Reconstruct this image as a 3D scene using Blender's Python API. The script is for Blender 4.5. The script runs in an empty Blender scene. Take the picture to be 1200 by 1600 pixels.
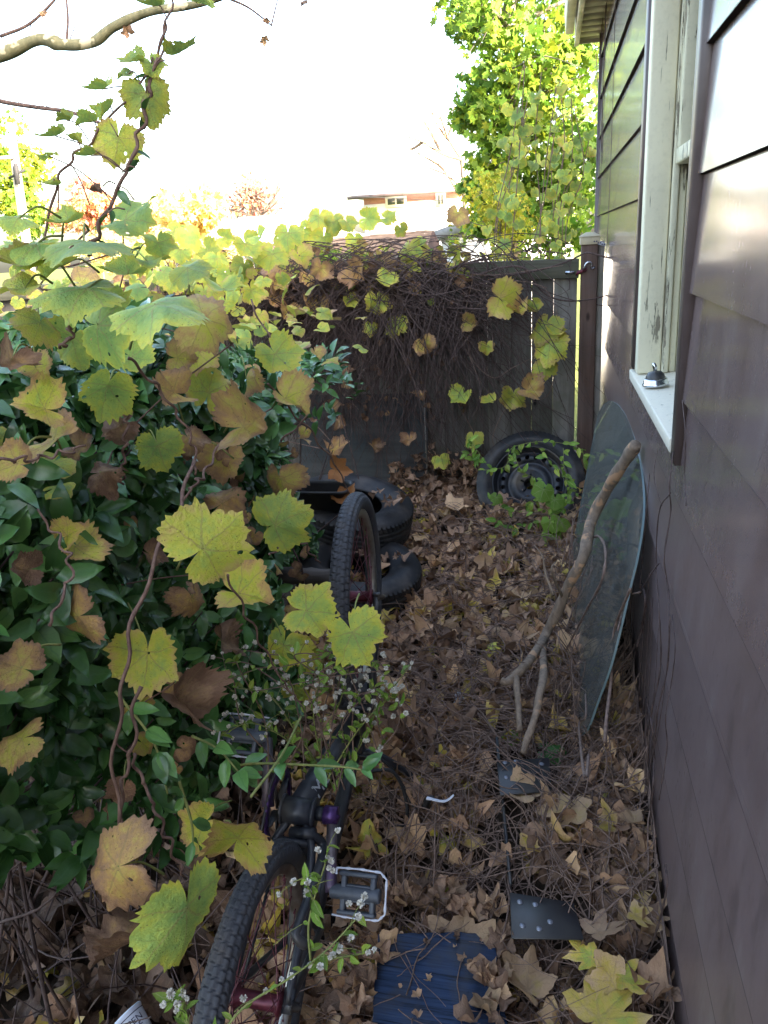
import bpy, math, random
import numpy as np
from mathutils import Matrix, Vector
sc = bpy.context.scene
col = sc.collection
rng = np.random.default_rng(7)
random.seed(7)
R_ = math.radians
# ------------------------------------------------------------------ camera
EYE = np.array([0.0, 0.0, 1.7])
F = 1210.0
def _n(v):
    v = np.asarray(v, float); return v / np.linalg.norm(v)
_Y = _n([262, -433, F]); _D = _n([220, (262*220 + F*F)/433, F]); _Z = -_D; _X = np.cross(_Y, _Z)
ROT = np.stack([_X, _Y, _Z])                 # world = ROT @ (right, down, forward)
cam = bpy.data.objects.new('camera', bpy.data.cameras.new('camera')); col.objects.link(cam)
cam.data.sensor_fit = 'VERTICAL'; cam.data.sensor_height = 32.0; cam.data.lens = F/1600*32.0
cam.data.clip_start = 0.02; cam.data.clip_end = 2000
m = Matrix.Identity(4)
for i in range(3):
    m[i][0] = ROT[i, 0]; m[i][1] = -ROT[i, 1]; m[i][2] = -ROT[i, 2]; m[i][3] = EYE[i]
cam.matrix_world = m
sc.camera = cam
# ------------------------------------------------------------------ world, sun, exposure
SUN_H = _n([0.85, -0.53, 0]); SUN_EL = R_(21)
w = bpy.data.worlds.new('World'); sc.world = w; w.use_nodes = True
wn = w.node_tree; bg = wn.nodes['Background']
sky = wn.nodes.new('ShaderNodeTexSky'); sky.sky_type = 'NISHITA'; sky.sun_disc = False
sky.sun_elevation = SUN_EL; sky.sun_rotation = math.atan2(SUN_H[0], SUN_H[1])
sky.dust_density = 4.5; sky.air_density = 1.0; sky.ozone_density = 0.2
wn.links.new(sky.outputs[0], bg.inputs[0]); bg.inputs[1].default_value = 0.15
sun = bpy.data.objects.new('sun', bpy.data.lights.new('sun', 'SUN')); col.objects.link(sun)
sun.data.energy = 4.0; sun.data.angle = R_(0.5); sun.data.color = (1.0, 0.93, 0.82)
sdir = Vector((SUN_H[0]*math.cos(SUN_EL), SUN_H[1]*math.cos(SUN_EL), math.sin(SUN_EL)))
sun.rotation_euler = sdir.to_track_quat('Z', 'Y').to_euler()
vs = sc.view_settings; sc.display_settings.display_device = 'sRGB'
vs.view_transform = 'Standard'; vs.look = 'None'; vs.gamma = 1.0; vs.exposure = 3.32; vs.use_curve_mapping = False
# ------------------------------------------------------------------ picking points: pixel + one known world coordinate
def ray(px, py): return ROT @ np.array([px - 600.0, py - 800.0, F])
def P(px, py, x=None, y=None, z=None, d=None):
    r = ray(px, py)
    if x is not None: t = (x - EYE[0]) / r[0]
    elif y is not None: t = (y - EYE[1]) / r[1]
    elif z is not None: t = (z - EYE[2]) / r[2]
    else: t = d / F
    return EYE + r * t
def vnoise(x, y, s=0):
    return (np.sin(x*1.7 + s*1.3 + 2.1*np.sin(y*1.1 + s)) + np.sin(y*2.3 + s*2.7 + 1.7*np.sin(x*1.9 - s)))*0.5
GY = [-10, .8, 1.44, 1.9, 2.6, 3.9, 4.5, 5.5, 8, 14, 25, 60, 400]
GZ = [-.25, -.15, -.05, .10, .10, .12, .20, .20, -.1, -.5, -.8, -1.0, -1.0]
def gz(x, y):
    x = np.asarray(x, float); y = np.asarray(y, float)
    z = np.interp(y, GY, GZ) + 0.018*vnoise(x*3, y*3, 1) + 0.012*vnoise(x*8, y*8, 2)
    m_ = np.interp(y, [1.5, 2.2, 2.9, 4.2, 4.8, 6], [0, .10, .22, .22, .15, 0])
    z = z + m_*np.clip((x - 0.12)/0.18, 0, 1)*np.clip((1.2 - x)/.5, 0, 1)
    return z
def G(px, py):
    r = ray(px, py)/F
    for t in np.arange(.4, 12, .004):
        p = EYE + r*t
        if p[2] < gz(p[0], p[1]): return p
    return EYE + r*12
# ------------------------------------------------------------------ mesh builder
class MB:
    def __init__(s): s.V = []; s.F = []; s.C = []; s.L = []; s.n = 0
    def add(s, V, Fc, c=(0, .5, 0, 0), lc=None):
        V = np.asarray(V, float).reshape(-1, 3); k = len(V)
        if isinstance(Fc, np.ndarray): s.F.append(Fc + s.n)
        else:
            by = {}
            for f in Fc: by.setdefault(len(f), []).append(f)
            for ff in by.values(): s.F.append(np.array(ff, int) + s.n)
        c = np.asarray(c, float)
        s.C.append(np.broadcast_to(c, (k, 4)) if c.ndim == 1 else c)
        s.L.append(V if lc is None else np.asarray(lc, float))
        s.V.append(V); s.n += k
        return s
    def box(s, a, b, c=(0, .5, 0, 0)):
        x0, y0, z0 = np.minimum(a, b); x1, y1, z1 = np.maximum(a, b)
        s.add([(x0,y0,z0),(x1,y0,z0),(x1,y1,z0),(x0,y1,z0),(x0,y0,z1),(x1,y0,z1),(x1,y1,z1),(x0,y1,z1)],
              [(0,3,2,1),(4,5,6,7),(0,1,5,4),(1,2,6,5),(2,3,7,6),(3,0,4,7)], c)
        return s
    def hexa(s, p, c=(0, .5, 0, 0)):     # 8 corners, bottom 4 then top 4
        s.add(p, [(0,3,2,1),(4,5,6,7),(0,1,5,4),(1,2,6,5),(2,3,7,6),(3,0,4,7)], c); return s
    def slab(s, quad, th, c=(0, .5, 0, 0)):   # polygon extruded along its normal
        q = np.asarray(quad, float); nn = _n(np.cross(q[1]-q[0], q[2]-q[0])); k = len(q)
        V = np.concatenate([q, q + nn*th])
        Fc = [tuple(range(k))[::-1], tuple(range(k, 2*k))] + [(i, (i+1) % k, k+(i+1) % k, k+i) for i in range(k)]
        s.add(V, Fc, c); return s
    def tube(s, pts, r, n=6, c=(0, .5, 0, 0), cap=True, flat=1.0, rough=0.0):
        p = np.asarray(pts, float); k = len(p); r = np.broadcast_to(np.asarray(r, float), (k,))
        t = np.gradient(p, axis=0); t /= np.linalg.norm(t, axis=1)[:, None] + 1e-12
        a = np.array([0, 0, 1.0]) if abs(t[0][2]) < .9 else np.array([1.0, 0, 0])
        us = np.empty_like(p); u = _n(np.cross(t[0], a))
        for i in range(k):
            u = u - t[i]*np.dot(u, t[i]); u /= np.linalg.norm(u) + 1e-12; us[i] = u
        vv = np.cross(t, us); ang = np.arange(n)*2*np.pi/n
        V = p[:, None, :] + r[:, None, None]*(np.cos(ang)[None, :, None]*us[:, None, :] + flat*np.sin(ang)[None, :, None]*vv[:, None, :])
        if rough:
            sl = np.cumsum(np.r_[0, np.linalg.norm(np.diff(p, axis=0), axis=1)])[:, None]; ml_ = 1 + rough*(.6*np.sin(ang[None]*2+sl*31)+.5*np.sin(ang[None]*3-sl*67+1)+.5*np.sin(ang[None]*5+sl*140)+.4*np.sin(sl*90+ang[None]))
            V = p[:, None, :] + (V-p[:, None, :])*ml_[..., None]
        idx = np.arange(k*n).reshape(k, n); nx = np.roll(idx, -1, 1)
        Q = np.stack([idx[:-1], nx[:-1], nx[1:], idx[1:]], -1).reshape(-1, 4)
        L = np.zeros((k, n, 3)); L[..., 0] = ang[None]/6.283; L[..., 1] = np.cumsum(np.r_[0, np.linalg.norm(np.diff(p, axis=0), axis=1)])[:, None]
        s.add(V.reshape(-1, 3), Q, c, L.reshape(-1, 3))
        if cap:
            b = s.n - k*n
            s.F.append(np.array([list(range(n))[::-1]]) + b); s.F.append(np.array([list(range((k-1)*n, k*n))]) + b)
        return s
    def lathe(s, prof, o, u, v, w_, n=48, c=(0, .5, 0, 0), closed=False, drop=None):
        # profile (radius, offset along w_); ring plane u,v
        o = np.asarray(o, float); prof = np.asarray(prof, float); k = len(prof)
        th = np.arange(n)*2*np.pi/n
        V = o + prof[:, 0][:, None, None]*(np.cos(th)[None, :, None]*u + np.sin(th)[None, :, None]*v) + prof[:, 1][:, None, None]*w_
        idx = np.arange(k*n).reshape(k, n)
        if closed: idx = np.vstack([idx, idx[:1]])
        nx = np.roll(idx, -1, 1)
        Q = np.stack([idx[:-1], nx[:-1], nx[1:], idx[1:]], -1)
        if drop is not None: Q = Q[~drop[:Q.shape[0]]]
        s.add(V.reshape(-1, 3), Q.reshape(-1, 4), c)
        return s
    def build(s, name, mat, parent=None, smooth=False):
        me = bpy.data.meshes.new(name)
        V = np.concatenate(s.V).astype(np.float32); C = np.concatenate(s.C).astype(np.float32); L = np.concatenate(s.L).astype(np.float32)
        ks = np.concatenate([np.full(len(f), f.shape[1]) for f in s.F]); lv = np.concatenate([f.reshape(-1) for f in s.F])
        me.vertices.add(len(V)); me.vertices.foreach_set('co', V.ravel())
        me.loops.add(len(lv)); me.loops.foreach_set('vertex_index', lv.astype(np.int32))
        me.polygons.add(len(ks)); st = np.r_[0, np.cumsum(ks)[:-1]]
        me.polygons.foreach_set('loop_start', st.astype(np.int32))
        me.polygons.foreach_set('loop_total', ks.astype(np.int32))
        if smooth: me.polygons.foreach_set('use_smooth', np.ones(len(ks), bool))
        a = me.attributes.new('col', 'FLOAT_COLOR', 'POINT'); a.data.foreach_set('color', C.ravel())
        a = me.attributes.new('lc', 'FLOAT_VECTOR', 'POINT'); a.data.foreach_set('vector', L.ravel())
        me.update(calc_edges=True); me.validate()
        me.materials.append(mat)
        o = bpy.data.objects.new(name, me); col.objects.link(o)
        if parent is not None:
            o.parent = parent
            if parent.type == 'EMPTY': o.matrix_parent_inverse = Matrix.Translation(-Vector(parent.location))
        return o
def bevel(o, wd=.004, seg=2):
    md = o.modifiers.new('bevel', 'BEVEL'); md.width = wd; md.segments = seg; md.limit_method = 'ANGLE'; return o
def tag(o, label=None, cat=None, group=None, kind=None):
    if label: o['label'] = label
    if cat: o['category'] = cat
    if group: o['group'] = group
    if kind: o['kind'] = kind
    return o
def thing(name, label, cat, loc, group=None):
    o = bpy.data.objects.new(name, None); col.objects.link(o); o.location = Vector([float(v) for v in loc]); o.empty_display_size = .1
    return tag(o, label, cat, group)
def smooth_path(pts, n=24):
    p = np.asarray(pts, float); k = len(p)
    if k == 2: return p[0] + (p[1]-p[0])*np.linspace(0, 1, n)[:, None]
    q = np.vstack([2*p[0]-p[1], p, 2*p[-1]-p[-2]]); out = []
    for t in np.linspace(0, k-1-1e-6, n):
        i = int(t); f_ = t-i; a, b, c, d = q[i], q[i+1], q[i+2], q[i+3]
        out.append(.5*((2*b)+(-a+c)*f_+(2*a-5*b+4*c-d)*f_**2+(-a+3*b-3*c+d)*f_**3))
    return np.array(out)
# ------------------------------------------------------------------ materials
class NT:
    def __init__(s, name):
        s.m = bpy.data.materials.new(name); s.m.use_nodes = True; s.t = s.m.node_tree; s.t.nodes.clear()
        s.out = s.t.nodes.new('ShaderNodeOutputMaterial')
    def nd(s, typ, ins=None, **kw):
        n = s.t.nodes.new('ShaderNode' + typ)
        for k, v in kw.items(): setattr(n, k, v)
        for k, v in (ins or {}).items():
            if isinstance(v, bpy.types.NodeSocket): s.t.links.new(v, n.inputs[k])
            else: n.inputs[k].default_value = v
        return n
    def math(s, op, a, b=0.0, c=0.0, clamp=False):
        n = s.nd('Math', {0: a, 1: b, 2: c}, operation=op); n.use_clamp = clamp; return n.outputs[0]
    def noise(s, vec, scale, detail=4, rough=.6, dist=0.0):
        return s.nd('TexNoise', {'Vector': vec, 'Scale': scale, 'Detail': detail, 'Roughness': rough, 'Distortion': dist}).outputs[0]
    def ramp(s, f, stops, interp='LINEAR'):
        n = s.nd('ValToRGB', {0: f}); e = n.color_ramp; e.interpolation = interp
        while len(e.elements) < len(stops): e.elements.new(.5)
        for el, (p_, c_) in zip(e.elements, stops): el.position = p_; el.color = (*c_, 1) if len(c_) == 3 else c_
        return n.outputs[0]
    def mix(s, f, a, b, blend='MIX'):
        n = s.nd('Mix', data_type='RGBA', blend_type=blend)
        for i, v in ((0, f), (6, a), (7, b)):
            if isinstance(v, bpy.types.NodeSocket): s.t.links.new(v, n.inputs[i])
            else: n.inputs[i].default_value = v if i == 0 else ((*v, 1) if len(v) == 3 else v)
        return n.outputs[2]
    def coord(s, scale=None):
        o = s.nd('TexCoord').outputs['Object']
        if scale is not None: o = s.nd('Mapping', {'Vector': o, 'Scale': scale}).outputs[0]
        return o
    def bump(s, h, strength=.3, dist=.01):
        return s.nd('Bump', {'Height': h, 'Strength': strength, 'Distance': dist}).outputs[0]
    def bsdf(s, base, rough=.6, metal=0.0, spec=.5, normal=None, **extra):
        ins = {'Base Color': base if not isinstance(base, tuple) else (*base, 1), 'Roughness': rough, 'Metallic': metal, 'Specular IOR Level': spec}
        if normal is not None: ins['Normal'] = normal
        ins.update(extra)
        return s.nd('BsdfPrincipled', ins).outputs[0]
    def done(s, sh):
        s.t.links.new(sh, s.out.inputs[0]); return s.m
def simple(name, c, rough=.6, metal=0.0, var=.25, scale=30, bump=.15, spec=.5, dirt=None):
    t = NT(name); co = t.coord(); n = t.noise(co, scale, 5); n2 = t.noise(co, scale*.17, 3)
    a = tuple(v*(1-var) for v in c); b = tuple(min(1, v*(1+var)) for v in c)
    cc = t.ramp(n, [(.25, a), (.75, b)])
    if dirt: cc = t.mix(t.ramp(n2, [(.48, (0,0,0)), (.68, (1,1,1))]), cc, dirt)
    rr = t.math('MULTIPLY_ADD', n, .25, rough-.12)
    return t.done(t.bsdf(cc, rr, metal, spec, t.bump(n, bump, .004)))
def leaf_mat(name, stops, rough=.55, transl=.35, vein=(.6, .55, .3), vein_mix=.35, spots=.5, spec=.35, nz=.55, edge=.3, bumpy=.35, dark=.6, holes=0):
    t = NT(name)
    at = t.nd('Attribute', attribute_name='col'); sp = t.nd('SeparateColor', {0: at.outputs['Color']})
    age, rnd, rad = sp.outputs[0], sp.outputs[1], sp.outputs[2]
    lc0 = t.nd('Attribute', attribute_name='lc').outputs['Vector']; lc = lc0
    off = t.nd('CombineXYZ', {2: t.math('MULTIPLY', rnd, 37.0)}).outputs[0]
    v = t.nd('VectorMath', {0: lc, 1: off}, operation='ADD').outputs[0]
    n1 = t.noise(v, 2.2, 5, .65); n2 = t.noise(v, 14, 4, .6)
    e = t.math('MULTIPLY', t.math('POWER', rad, 3.0), edge)
    a = t.math('ADD', t.math('MULTIPLY_ADD', n1, nz, -.5*nz), t.math('ADD', age, e))
    a = t.math('MULTIPLY_ADD', n2, .16, t.math('SUBTRACT', a, .08), clamp=True)
    # veins in leaf coordinates: five main ribs with side ribs
    wv = t.nd('TexNoise', {'Vector': v, 'Scale': 3.2, 'Detail': 2.0}).outputs['Color']
    wv = t.nd('VectorMath', {0: t.nd('VectorMath', {0: wv, 1: (.5, .5, .5)}, operation='SUBTRACT').outputs[0], 1: (.16, .16, 0)}, operation='MULTIPLY').outputs[0]
    lcw = t.nd('VectorMath', {0: lc, 1: wv}, operation='ADD').outputs[0]
    xyz = t.nd('SeparateXYZ', {0: lcw}); ax = t.math('ABSOLUTE', xyz.outputs[0]); y = xyz.outputs[1]
    vm = None; side = None
    for dg in (0, 48, 100):
        sx, cy = math.sin(R_(dg)), math.cos(R_(dg))
        al = t.math('ADD', t.math('MULTIPLY', ax, sx), t.math('MULTIPLY', y, cy))
        pe = t.math('ABSOLUTE', t.math('SUBTRACT', t.math('MULTIPLY', ax, cy), t.math('MULTIPLY', y, sx)))
        wd = t.math('MULTIPLY_ADD', al, -.014, .022)
        k = t.math('MULTIPLY', t.math('LESS_THAN', pe, wd), t.math('GREATER_THAN', al, 0.0))
        ph = t.math('FRACT', t.math('MULTIPLY_ADD', t.math('SUBTRACT', al, t.math('MULTIPLY', pe, .8)), 5.5, .3))
        sv = t.math('MULTIPLY', t.math('LESS_THAN', ph, .07), t.math('LESS_THAN', pe, t.math('MULTIPLY', al, .42)))
        vm = k if vm is None else t.math('MAXIMUM', vm, k)
        side = sv if side is None else t.math('MAXIMUM', side, sv)
    c = t.ramp(a, stops)
    c = t.mix(t.math('MULTIPLY', t.math('MAXIMUM', vm, t.math('MULTIPLY', side, .55)), vein_mix), c, vein)
    if spots:
        vo = t.nd('TexVoronoi', {'Vector': v, 'Scale': 11.0}).outputs['Distance']
        sm = t.math('MULTIPLY', t.math('LESS_THAN', vo, .13), spots)
        c = t.mix(sm, c, (.10, .06, .02))
    br = t.math('MULTIPLY_ADD', t.math('FRACT', t.math('MULTIPLY', rnd, 7.31)), .75, dark)
    c = t.mix(1.0, c, t.nd('CombineColor', {0: br, 1: br, 2: br}).outputs[0], 'MULTIPLY')
    h = t.math('SUBTRACT', t.math('MULTIPLY', n2, .6), t.math('MAXIMUM', vm, t.math('MULTIPLY', side, .5)))
    nr = t.bump(h, bumpy, .006)
    s1 = t.bsdf(c, rough, 0, spec, nr)
    if transl:
        s2 = t.nd('BsdfTranslucent', {'Color': c, 'Normal': nr}).outputs[0]
        s1 = t.nd('MixShader', {0: transl, 1: s1, 2: s2}).outputs[0]
    if holes:
        hv = t.nd('VectorMath', {0: v, 1: wv}, operation='ADD').outputs[0]
        vh = t.nd('TexVoronoi', {'Vector': hv, 'Scale': 3.4}).outputs; hs = t.nd('SeparateColor', {0: vh['Color']}).outputs[0]
        hm = t.math('LESS_THAN', vh['Distance'], t.math('MULTIPLY', t.math('SUBTRACT', hs, .66, 0, True), holes))
        s1 = t.nd('MixShader', {0: hm, 1: s1, 2: t.nd('BsdfTransparent').outputs[0]}).outputs[0]
    return t.done(s1)
M = {}
M['grape'] = leaf_mat('grape_leaf', [(.0, (.18,.29,.075)), (.22, (.30,.38,.075)), (.42, (.47,.45,.055)), (.56, (.50,.39,.10)), (.68, (.46,.28,.10)), (.84, (.34,.20,.11)), (1, (.20,.11,.065))], vein=(.27,.19,.08), vein_mix=.42, transl=.3, spots=.6, nz=.95, edge=.26, bumpy=.9, dark=.74, holes=.55)
M['orange'] = leaf_mat('orange_brown_leaf', [(.0, (.50,.26,.09)), (.5, (.42,.18,.06)), (1, (.28,.11,.04))], transl=.15, vein=(.25,.12,.06), spots=.3, bumpy=.6)
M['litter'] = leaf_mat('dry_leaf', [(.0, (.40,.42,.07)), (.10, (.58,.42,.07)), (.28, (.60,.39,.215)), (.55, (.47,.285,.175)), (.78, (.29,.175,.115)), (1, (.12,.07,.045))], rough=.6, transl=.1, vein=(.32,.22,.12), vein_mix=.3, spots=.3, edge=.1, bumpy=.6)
M['evergreen'] = leaf_mat('evergreen_leaf', [(.0, (.035,.10,.028)), (.5, (.065,.165,.04)), (1, (.13,.27,.07))], rough=.27, transl=.08, vein=(.06,.15,.05), vein_mix=.4, spots=0, spec=.5, edge=.05, bumpy=.1)
M['creeper'] = leaf_mat('creeper_leaf', [(.0, (.12,.26,.03)), (.5, (.24,.38,.05)), (1, (.42,.42,.06))], transl=.35, spots=0, edge=.1)
M['maple'] = leaf_mat('tree_leaf', [(.0, (.07,.17,.02)), (.4, (.16,.27,.025)), (.7, (.32,.36,.03)), (1, (.50,.42,.03))], transl=.45, spots=0, edge=.1, vein_mix=0)
M['autumn'] = leaf_mat('autumn_leaf', [(.0, (.72,.62,.22)), (.4, (.72,.46,.18)), (.7, (.60,.27,.16)), (1, (.45,.14,.10))], transl=.45, spots=0, edge=.1, vein_mix=0)  # palette bleached to paint in haze and glare over the far trees
def bark(name, a, b, scale=(18, 18, 5), patch=None):
    t = NT(name); co = t.coord(scale); n = t.noise(co, 1.6, 6, .65)
    c = t.ramp(n, [(.3, a), (.7, b)])
    if patch: c = t.mix(t.ramp(t.noise(t.coord(), 11, 3), [(.57, (0,0,0)), (.60, (1,1,1))]), c, patch)
    return t.done(t.bsdf(c, .85, 0, .2, t.bump(n, .6, .006)))
M['stem'] = bark('stem_bark', (.10,.055,.045), (.24,.15,.11), (60,60,20))
M['deadstem'] = bark('dead_stem', (.10,.066,.052), (.28,.19,.15), (50,50,20))
M['rootlet'] = bark('rootlet', (.045,.031,.030), (.135,.092,.08), (50,50,20))
M['greenstem'] = bark('green_stem', (.16,.2,.06), (.3,.3,.1), (60,60,20))
M['bark'] = bark('tree_bark', (.10,.085,.07), (.24,.21,.17), (8,8,2.5))
M['sycamore'] = bark('sycamore_bark', (.10,.10,.055), (.21,.20,.12), (20,20,6), (.42,.38,.26))
M['branch'] = bark('branch_bark', (.13,.095,.07), (.32,.24,.175), (30,30,9), (.48,.29,.17))
def wood(name, a, b, c3=None, axis='z', sc_=1.0, rough=.8):
    t = NT(name); s = {'z': (28, 28, 1.6), 'x': (1.6, 28, 28), 'y': (28, 1.6, 28)}[axis]
    at = t.nd('Attribute', attribute_name='col'); rnd = t.nd('SeparateColor', {0: at.outputs['Color']}).outputs[1]
    off = t.nd('CombineXYZ', {0: t.math('MULTIPLY', rnd, 53.0), 1: t.math('MULTIPLY', rnd, 17.0)}).outputs[0]
    co = t.nd('VectorMath', {0: t.coord(tuple(v*sc_ for v in s)), 1: off}, operation='ADD').outputs[0]
    n = t.noise(co, 1.0, 8, .62, .4); n2 = t.noise(t.coord(), 5, 5, .6); n3 = t.noise(co, 5, 3)
    c = t.ramp(n, [(.28, a), (.72, b)])
    if c3: c = t.mix(t.ramp(n2, [(.45, (0,0,0)), (.7, (.8,.8,.8))]), c, c3)
    kn = t.nd('TexVoronoi', {'Vector': t.nd('VectorMath', {0: t.coord((6, 6, 2.6) if axis == 'z' else (2.6, 6, 6)), 1: off}, operation='ADD').outputs[0], 'Scale': 1.0}).outputs['Distance']
    c = t.mix(t.ramp(kn, [(.07, (1,1,1)), (.11, (0,0,0))]), c, tuple(v*.35 for v in a))
    br = t.math('MULTIPLY_ADD', rnd, .7, .6); c = t.mix(1.0, c, t.nd('CombineColor', {0: br, 1: br, 2: br}).outputs[0], 'MULTIPLY')
    return t.done(t.bsdf(c, rough, 0, .2, t.bump(t.math('ADD', n, t.math('MULTIPLY', n3, .4)), .5, .004)))
M['greywood'] = wood('weathered_wood', (.115,.10,.088), (.29,.265,.235), (.11,.115,.08))
M['brownwood'] = wood('brown_wood', (.075,.042,.03), (.18,.115,.09), (.12,.095,.085))
M['railwood'] = wood('rail_wood', (.09,.085,.06), (.21,.20,.15), (.10,.12,.07), 'x')
M['ply'] = wood('plywood', (.045,.045,.045), (.10,.097,.092), (.05,.065,.07), 'x')
M['log'] = wood('log_wood', (.07,.06,.055), (.17,.15,.14), None, 'x')
M['rubber'] = simple('tyre_rubber', (.050,.052,.060), .72, var=.4, scale=60, dirt=(.075,.065,.06))
M['oldrubber'] = simple('old_tyre_rubber', (.014,.014,.016), .6, var=.35, scale=50, dirt=(.06,.05,.045))
M['plastic'] = simple('black_plastic', (.022,.022,.026), .42, var=.2, scale=20, dirt=(.05,.045,.04))
M['bikepaint'] = simple('black_frame_paint', (.026,.028,.036), .38, var=.2, scale=40, dirt=(.06,.055,.05), bump=.05)
M['steel'] = simple('painted_steel', (.019,.021,.027), .45, .3, var=.3, scale=40, dirt=(.10,.08,.06))
M['chrome'] = simple('dull_chrome', (.62,.64,.68), .22, 1.0, var=.2, scale=60, bump=.05)
M['alloy'] = simple('rim_alloy', (.42,.39,.34), .38, .9, var=.3, scale=50, dirt=(.22,.15,.10))
M['reflector'] = simple('reflector_strip', (.60,.62,.70), .35, 0, var=.12, scale=200, bump=.2)
M['purple'] = simple('purple_anodised', (.085,.04,.15), .35, .6, var=.3, scale=60)
M['crank'] = simple('worn_purple_crank', (.12,.10,.11), .45, .5, var=.4, scale=40, dirt=(.10,.06,.14))
M['red'] = simple('red_anodised', (.12,.022,.035), .38, .4, var=.4, scale=60)
M['spoke'] = simple('red_spoke', (.16,.05,.06), .4, .4, var=.4, scale=60)
M['decal'] = simple('decal_grey', (.45,.46,.48), .5, 0, var=.15, scale=90)
M['padmetal'] = simple('pedal_grey', (.07,.08,.10), .5, .2, var=.25, scale=60)
M['white'] = simple('white_plastic', (.62,.66,.75), .4, var=.1, scale=30)
M['ink'] = simple('dark_ink', (.03,.03,.08), .6, var=.2)
M['fluff'] = simple('seed_fluff', (.62,.58,.50), .9, var=.2, scale=90)
M['fascia'] = simple('fascia_paint', (.62,.56,.40), .55, var=.15, scale=14, dirt=(.36,.32,.2))
M['cap'] = simple('post_cap_paint', (.42,.36,.24), .5, var=.12, scale=20)
M['rivet'] = simple('rivet_zinc', (.25,.26,.30), .45, .6, var=.2, scale=90)
M['dark'] = simple('dark_interior', (.012,.012,.014), .8, var=.2)
M['dullplastic'] = simple('dull_black_plastic', (.014,.014,.016), .55, var=.3, scale=20)  # darker, duller black plastic for grips, cables and seat
M['pole'] = simple('pole_wood', (.30,.27,.23), .8, var=.2, scale=12)
M['trim'] = simple('brown_trim', (.105,.075,.07), .4, var=.15, scale=18, dirt=(.05,.04,.035))
M['roof'] = simple('roof_shingle', (.30,.28,.27), .85, var=.3, scale=20)
M['palewall'] = simple('pale_wall', (.72,.69,.66), .8, var=.06, scale=8)
def siding_mat():
    t = NT('brown_siding'); co = t.coord()
    n = t.noise(t.coord((3, 3, 1.2)), 2.0, 4, .5); fine = t.noise(t.coord((30, 30, 30)), 1.5, 3, .6)
    c = t.ramp(n, [(.3, (.158,.106,.100)), (.7, (.20,.142,.136))])
    # mud spatter and drip marks
    sp = t.noise(t.coord((90, 90, 34)), 1.0, 3, .7); msk = t.noise(t.coord((5, 5, 2.2)), 1.0, 3, .6)
    d = t.math('MULTIPLY', t.ramp(sp, [(.63, (0,0,0)), (.70, (1,1,1))]), t.ramp(msk, [(.5, (0,0,0)), (.66, (1,1,1))]))
    c = t.mix(t.math('MULTIPLY', d, .75), c, (.035,.026,.02))
    dr = t.noise(t.coord((34, 34, 1.3)), 1.0, 4, .6)
    c = t.mix(t.ramp(dr, [(.56, (0,0,0)), (.74, (.32,.32,.32))]), c, (.16,.135,.12))
    sc2 = t.noise(t.coord((3, 3, 90)), 1.4, 2); rust = t.noise(t.coord((2.2, 2.2, 1.4)), 1.7, 3)
    c = t.mix(t.ramp(rust, [(.55, (0,0,0)), (.75, (.4,.4,.4))]), c, (.11,.062,.05))
    scf = t.noise(t.coord((7, 7, 2.6)), 1.6, 6, .72); c = t.mix(t.ramp(scf, [(.56, (0,0,0)), (.66, (.38,.38,.38))]), c, (.25,.20,.185)); c = t.mix(t.ramp(scf, [(.34, (.5,.5,.5)), (.45, (0,0,0))]), c, (.085,.058,.052))
    r = t.math('MULTIPLY_ADD', fine, .10, t.math('MULTIPLY_ADD', d, .3, .19))
    low = t.math('MULTIPLY_ADD', t.nd('SeparateXYZ', {0: t.nd('NewGeometry').outputs['Position']}).outputs[2], -1.6, 1.95, True)
    r = t.math('MULTIPLY_ADD', low, .22, r); cw = t.math('MULTIPLY_ADD', low, -.6, .75)
    wob = t.noise(t.coord((1.2, 1.2, 3.0)), 1.2, 1, .3)
    b = t.bump(t.math('ADD', t.math('MULTIPLY', wob, 1.0), t.math('MULTIPLY', fine, .0)), .22, .03)
    return t.done(t.bsdf(c, r, 0, 1.0, b, **{'Coat Weight': cw, 'Coat Roughness': t.math('MULTIPLY_ADD', low, .25, .13), 'Coat IOR': 1.6, 'Coat Normal': b}))
def peel_mat(name, paint, wd, amt=.5):
    t = NT(name); n = t.noise(t.coord((26, 26, 3.4)), 1.2, 7, .72); n2 = t.noise(t.coord((9, 9, 1.4)), 1.3, 3)
    f = t.ramp(t.math('ADD', t.math('MULTIPLY', n, .72), t.math('MULTIPLY', n2, .28)), [(.50+.12*amt, (0,0,0)), (.515+.12*amt, (1,1,1))])
    cr = t.noise(t.coord((55, 55, 2.2)), 1.5, 4, .7); crk = t.ramp(cr, [(.655, (0,0,0)), (.68, (1,1,1))])
    c = t.mix(f, paint, wd); c = t.mix(crk, c, tuple(v*.35 for v in wd))
    g = t.noise(t.coord(), 60, 4); c = t.mix(t.ramp(g, [(.5, (0,0,0)), (.8, (.4,.4,.4))]), c, tuple(v*.72 for v in paint))
    h = t.math('ADD', t.math('MULTIPLY', f, -1.0), t.math('ADD', t.math('MULTIPLY', crk, -1.0), t.math('MULTIPLY', g, .25)))
    return t.done(t.bsdf(c, .62, 0, .3, t.bump(h, .7, .004)))
M['siding'] = siding_mat(); M['butt'] = simple('siding_butt_edge', (.028,.022,.022), .9, var=.3, scale=20, spec=.05)  # lap undersides: grime, plus their shade painted in as near black
M['cream'] = peel_mat('cream_paint', (.72,.67,.50), (.26,.23,.17), 1.0)
M['creampeel'] = peel_mat('peeling_cream_paint', (.64,.60,.44), (.22,.19,.14), .25)
M['sill'] = peel_mat('sill_paint', (.66,.60,.48), (.30,.28,.24), .8)
t = NT('blue_board'); n = t.noise(t.coord((3, 150, 150)), 1.0, 5, .7); n2 = t.noise(t.coord(), 9, 4)
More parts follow.
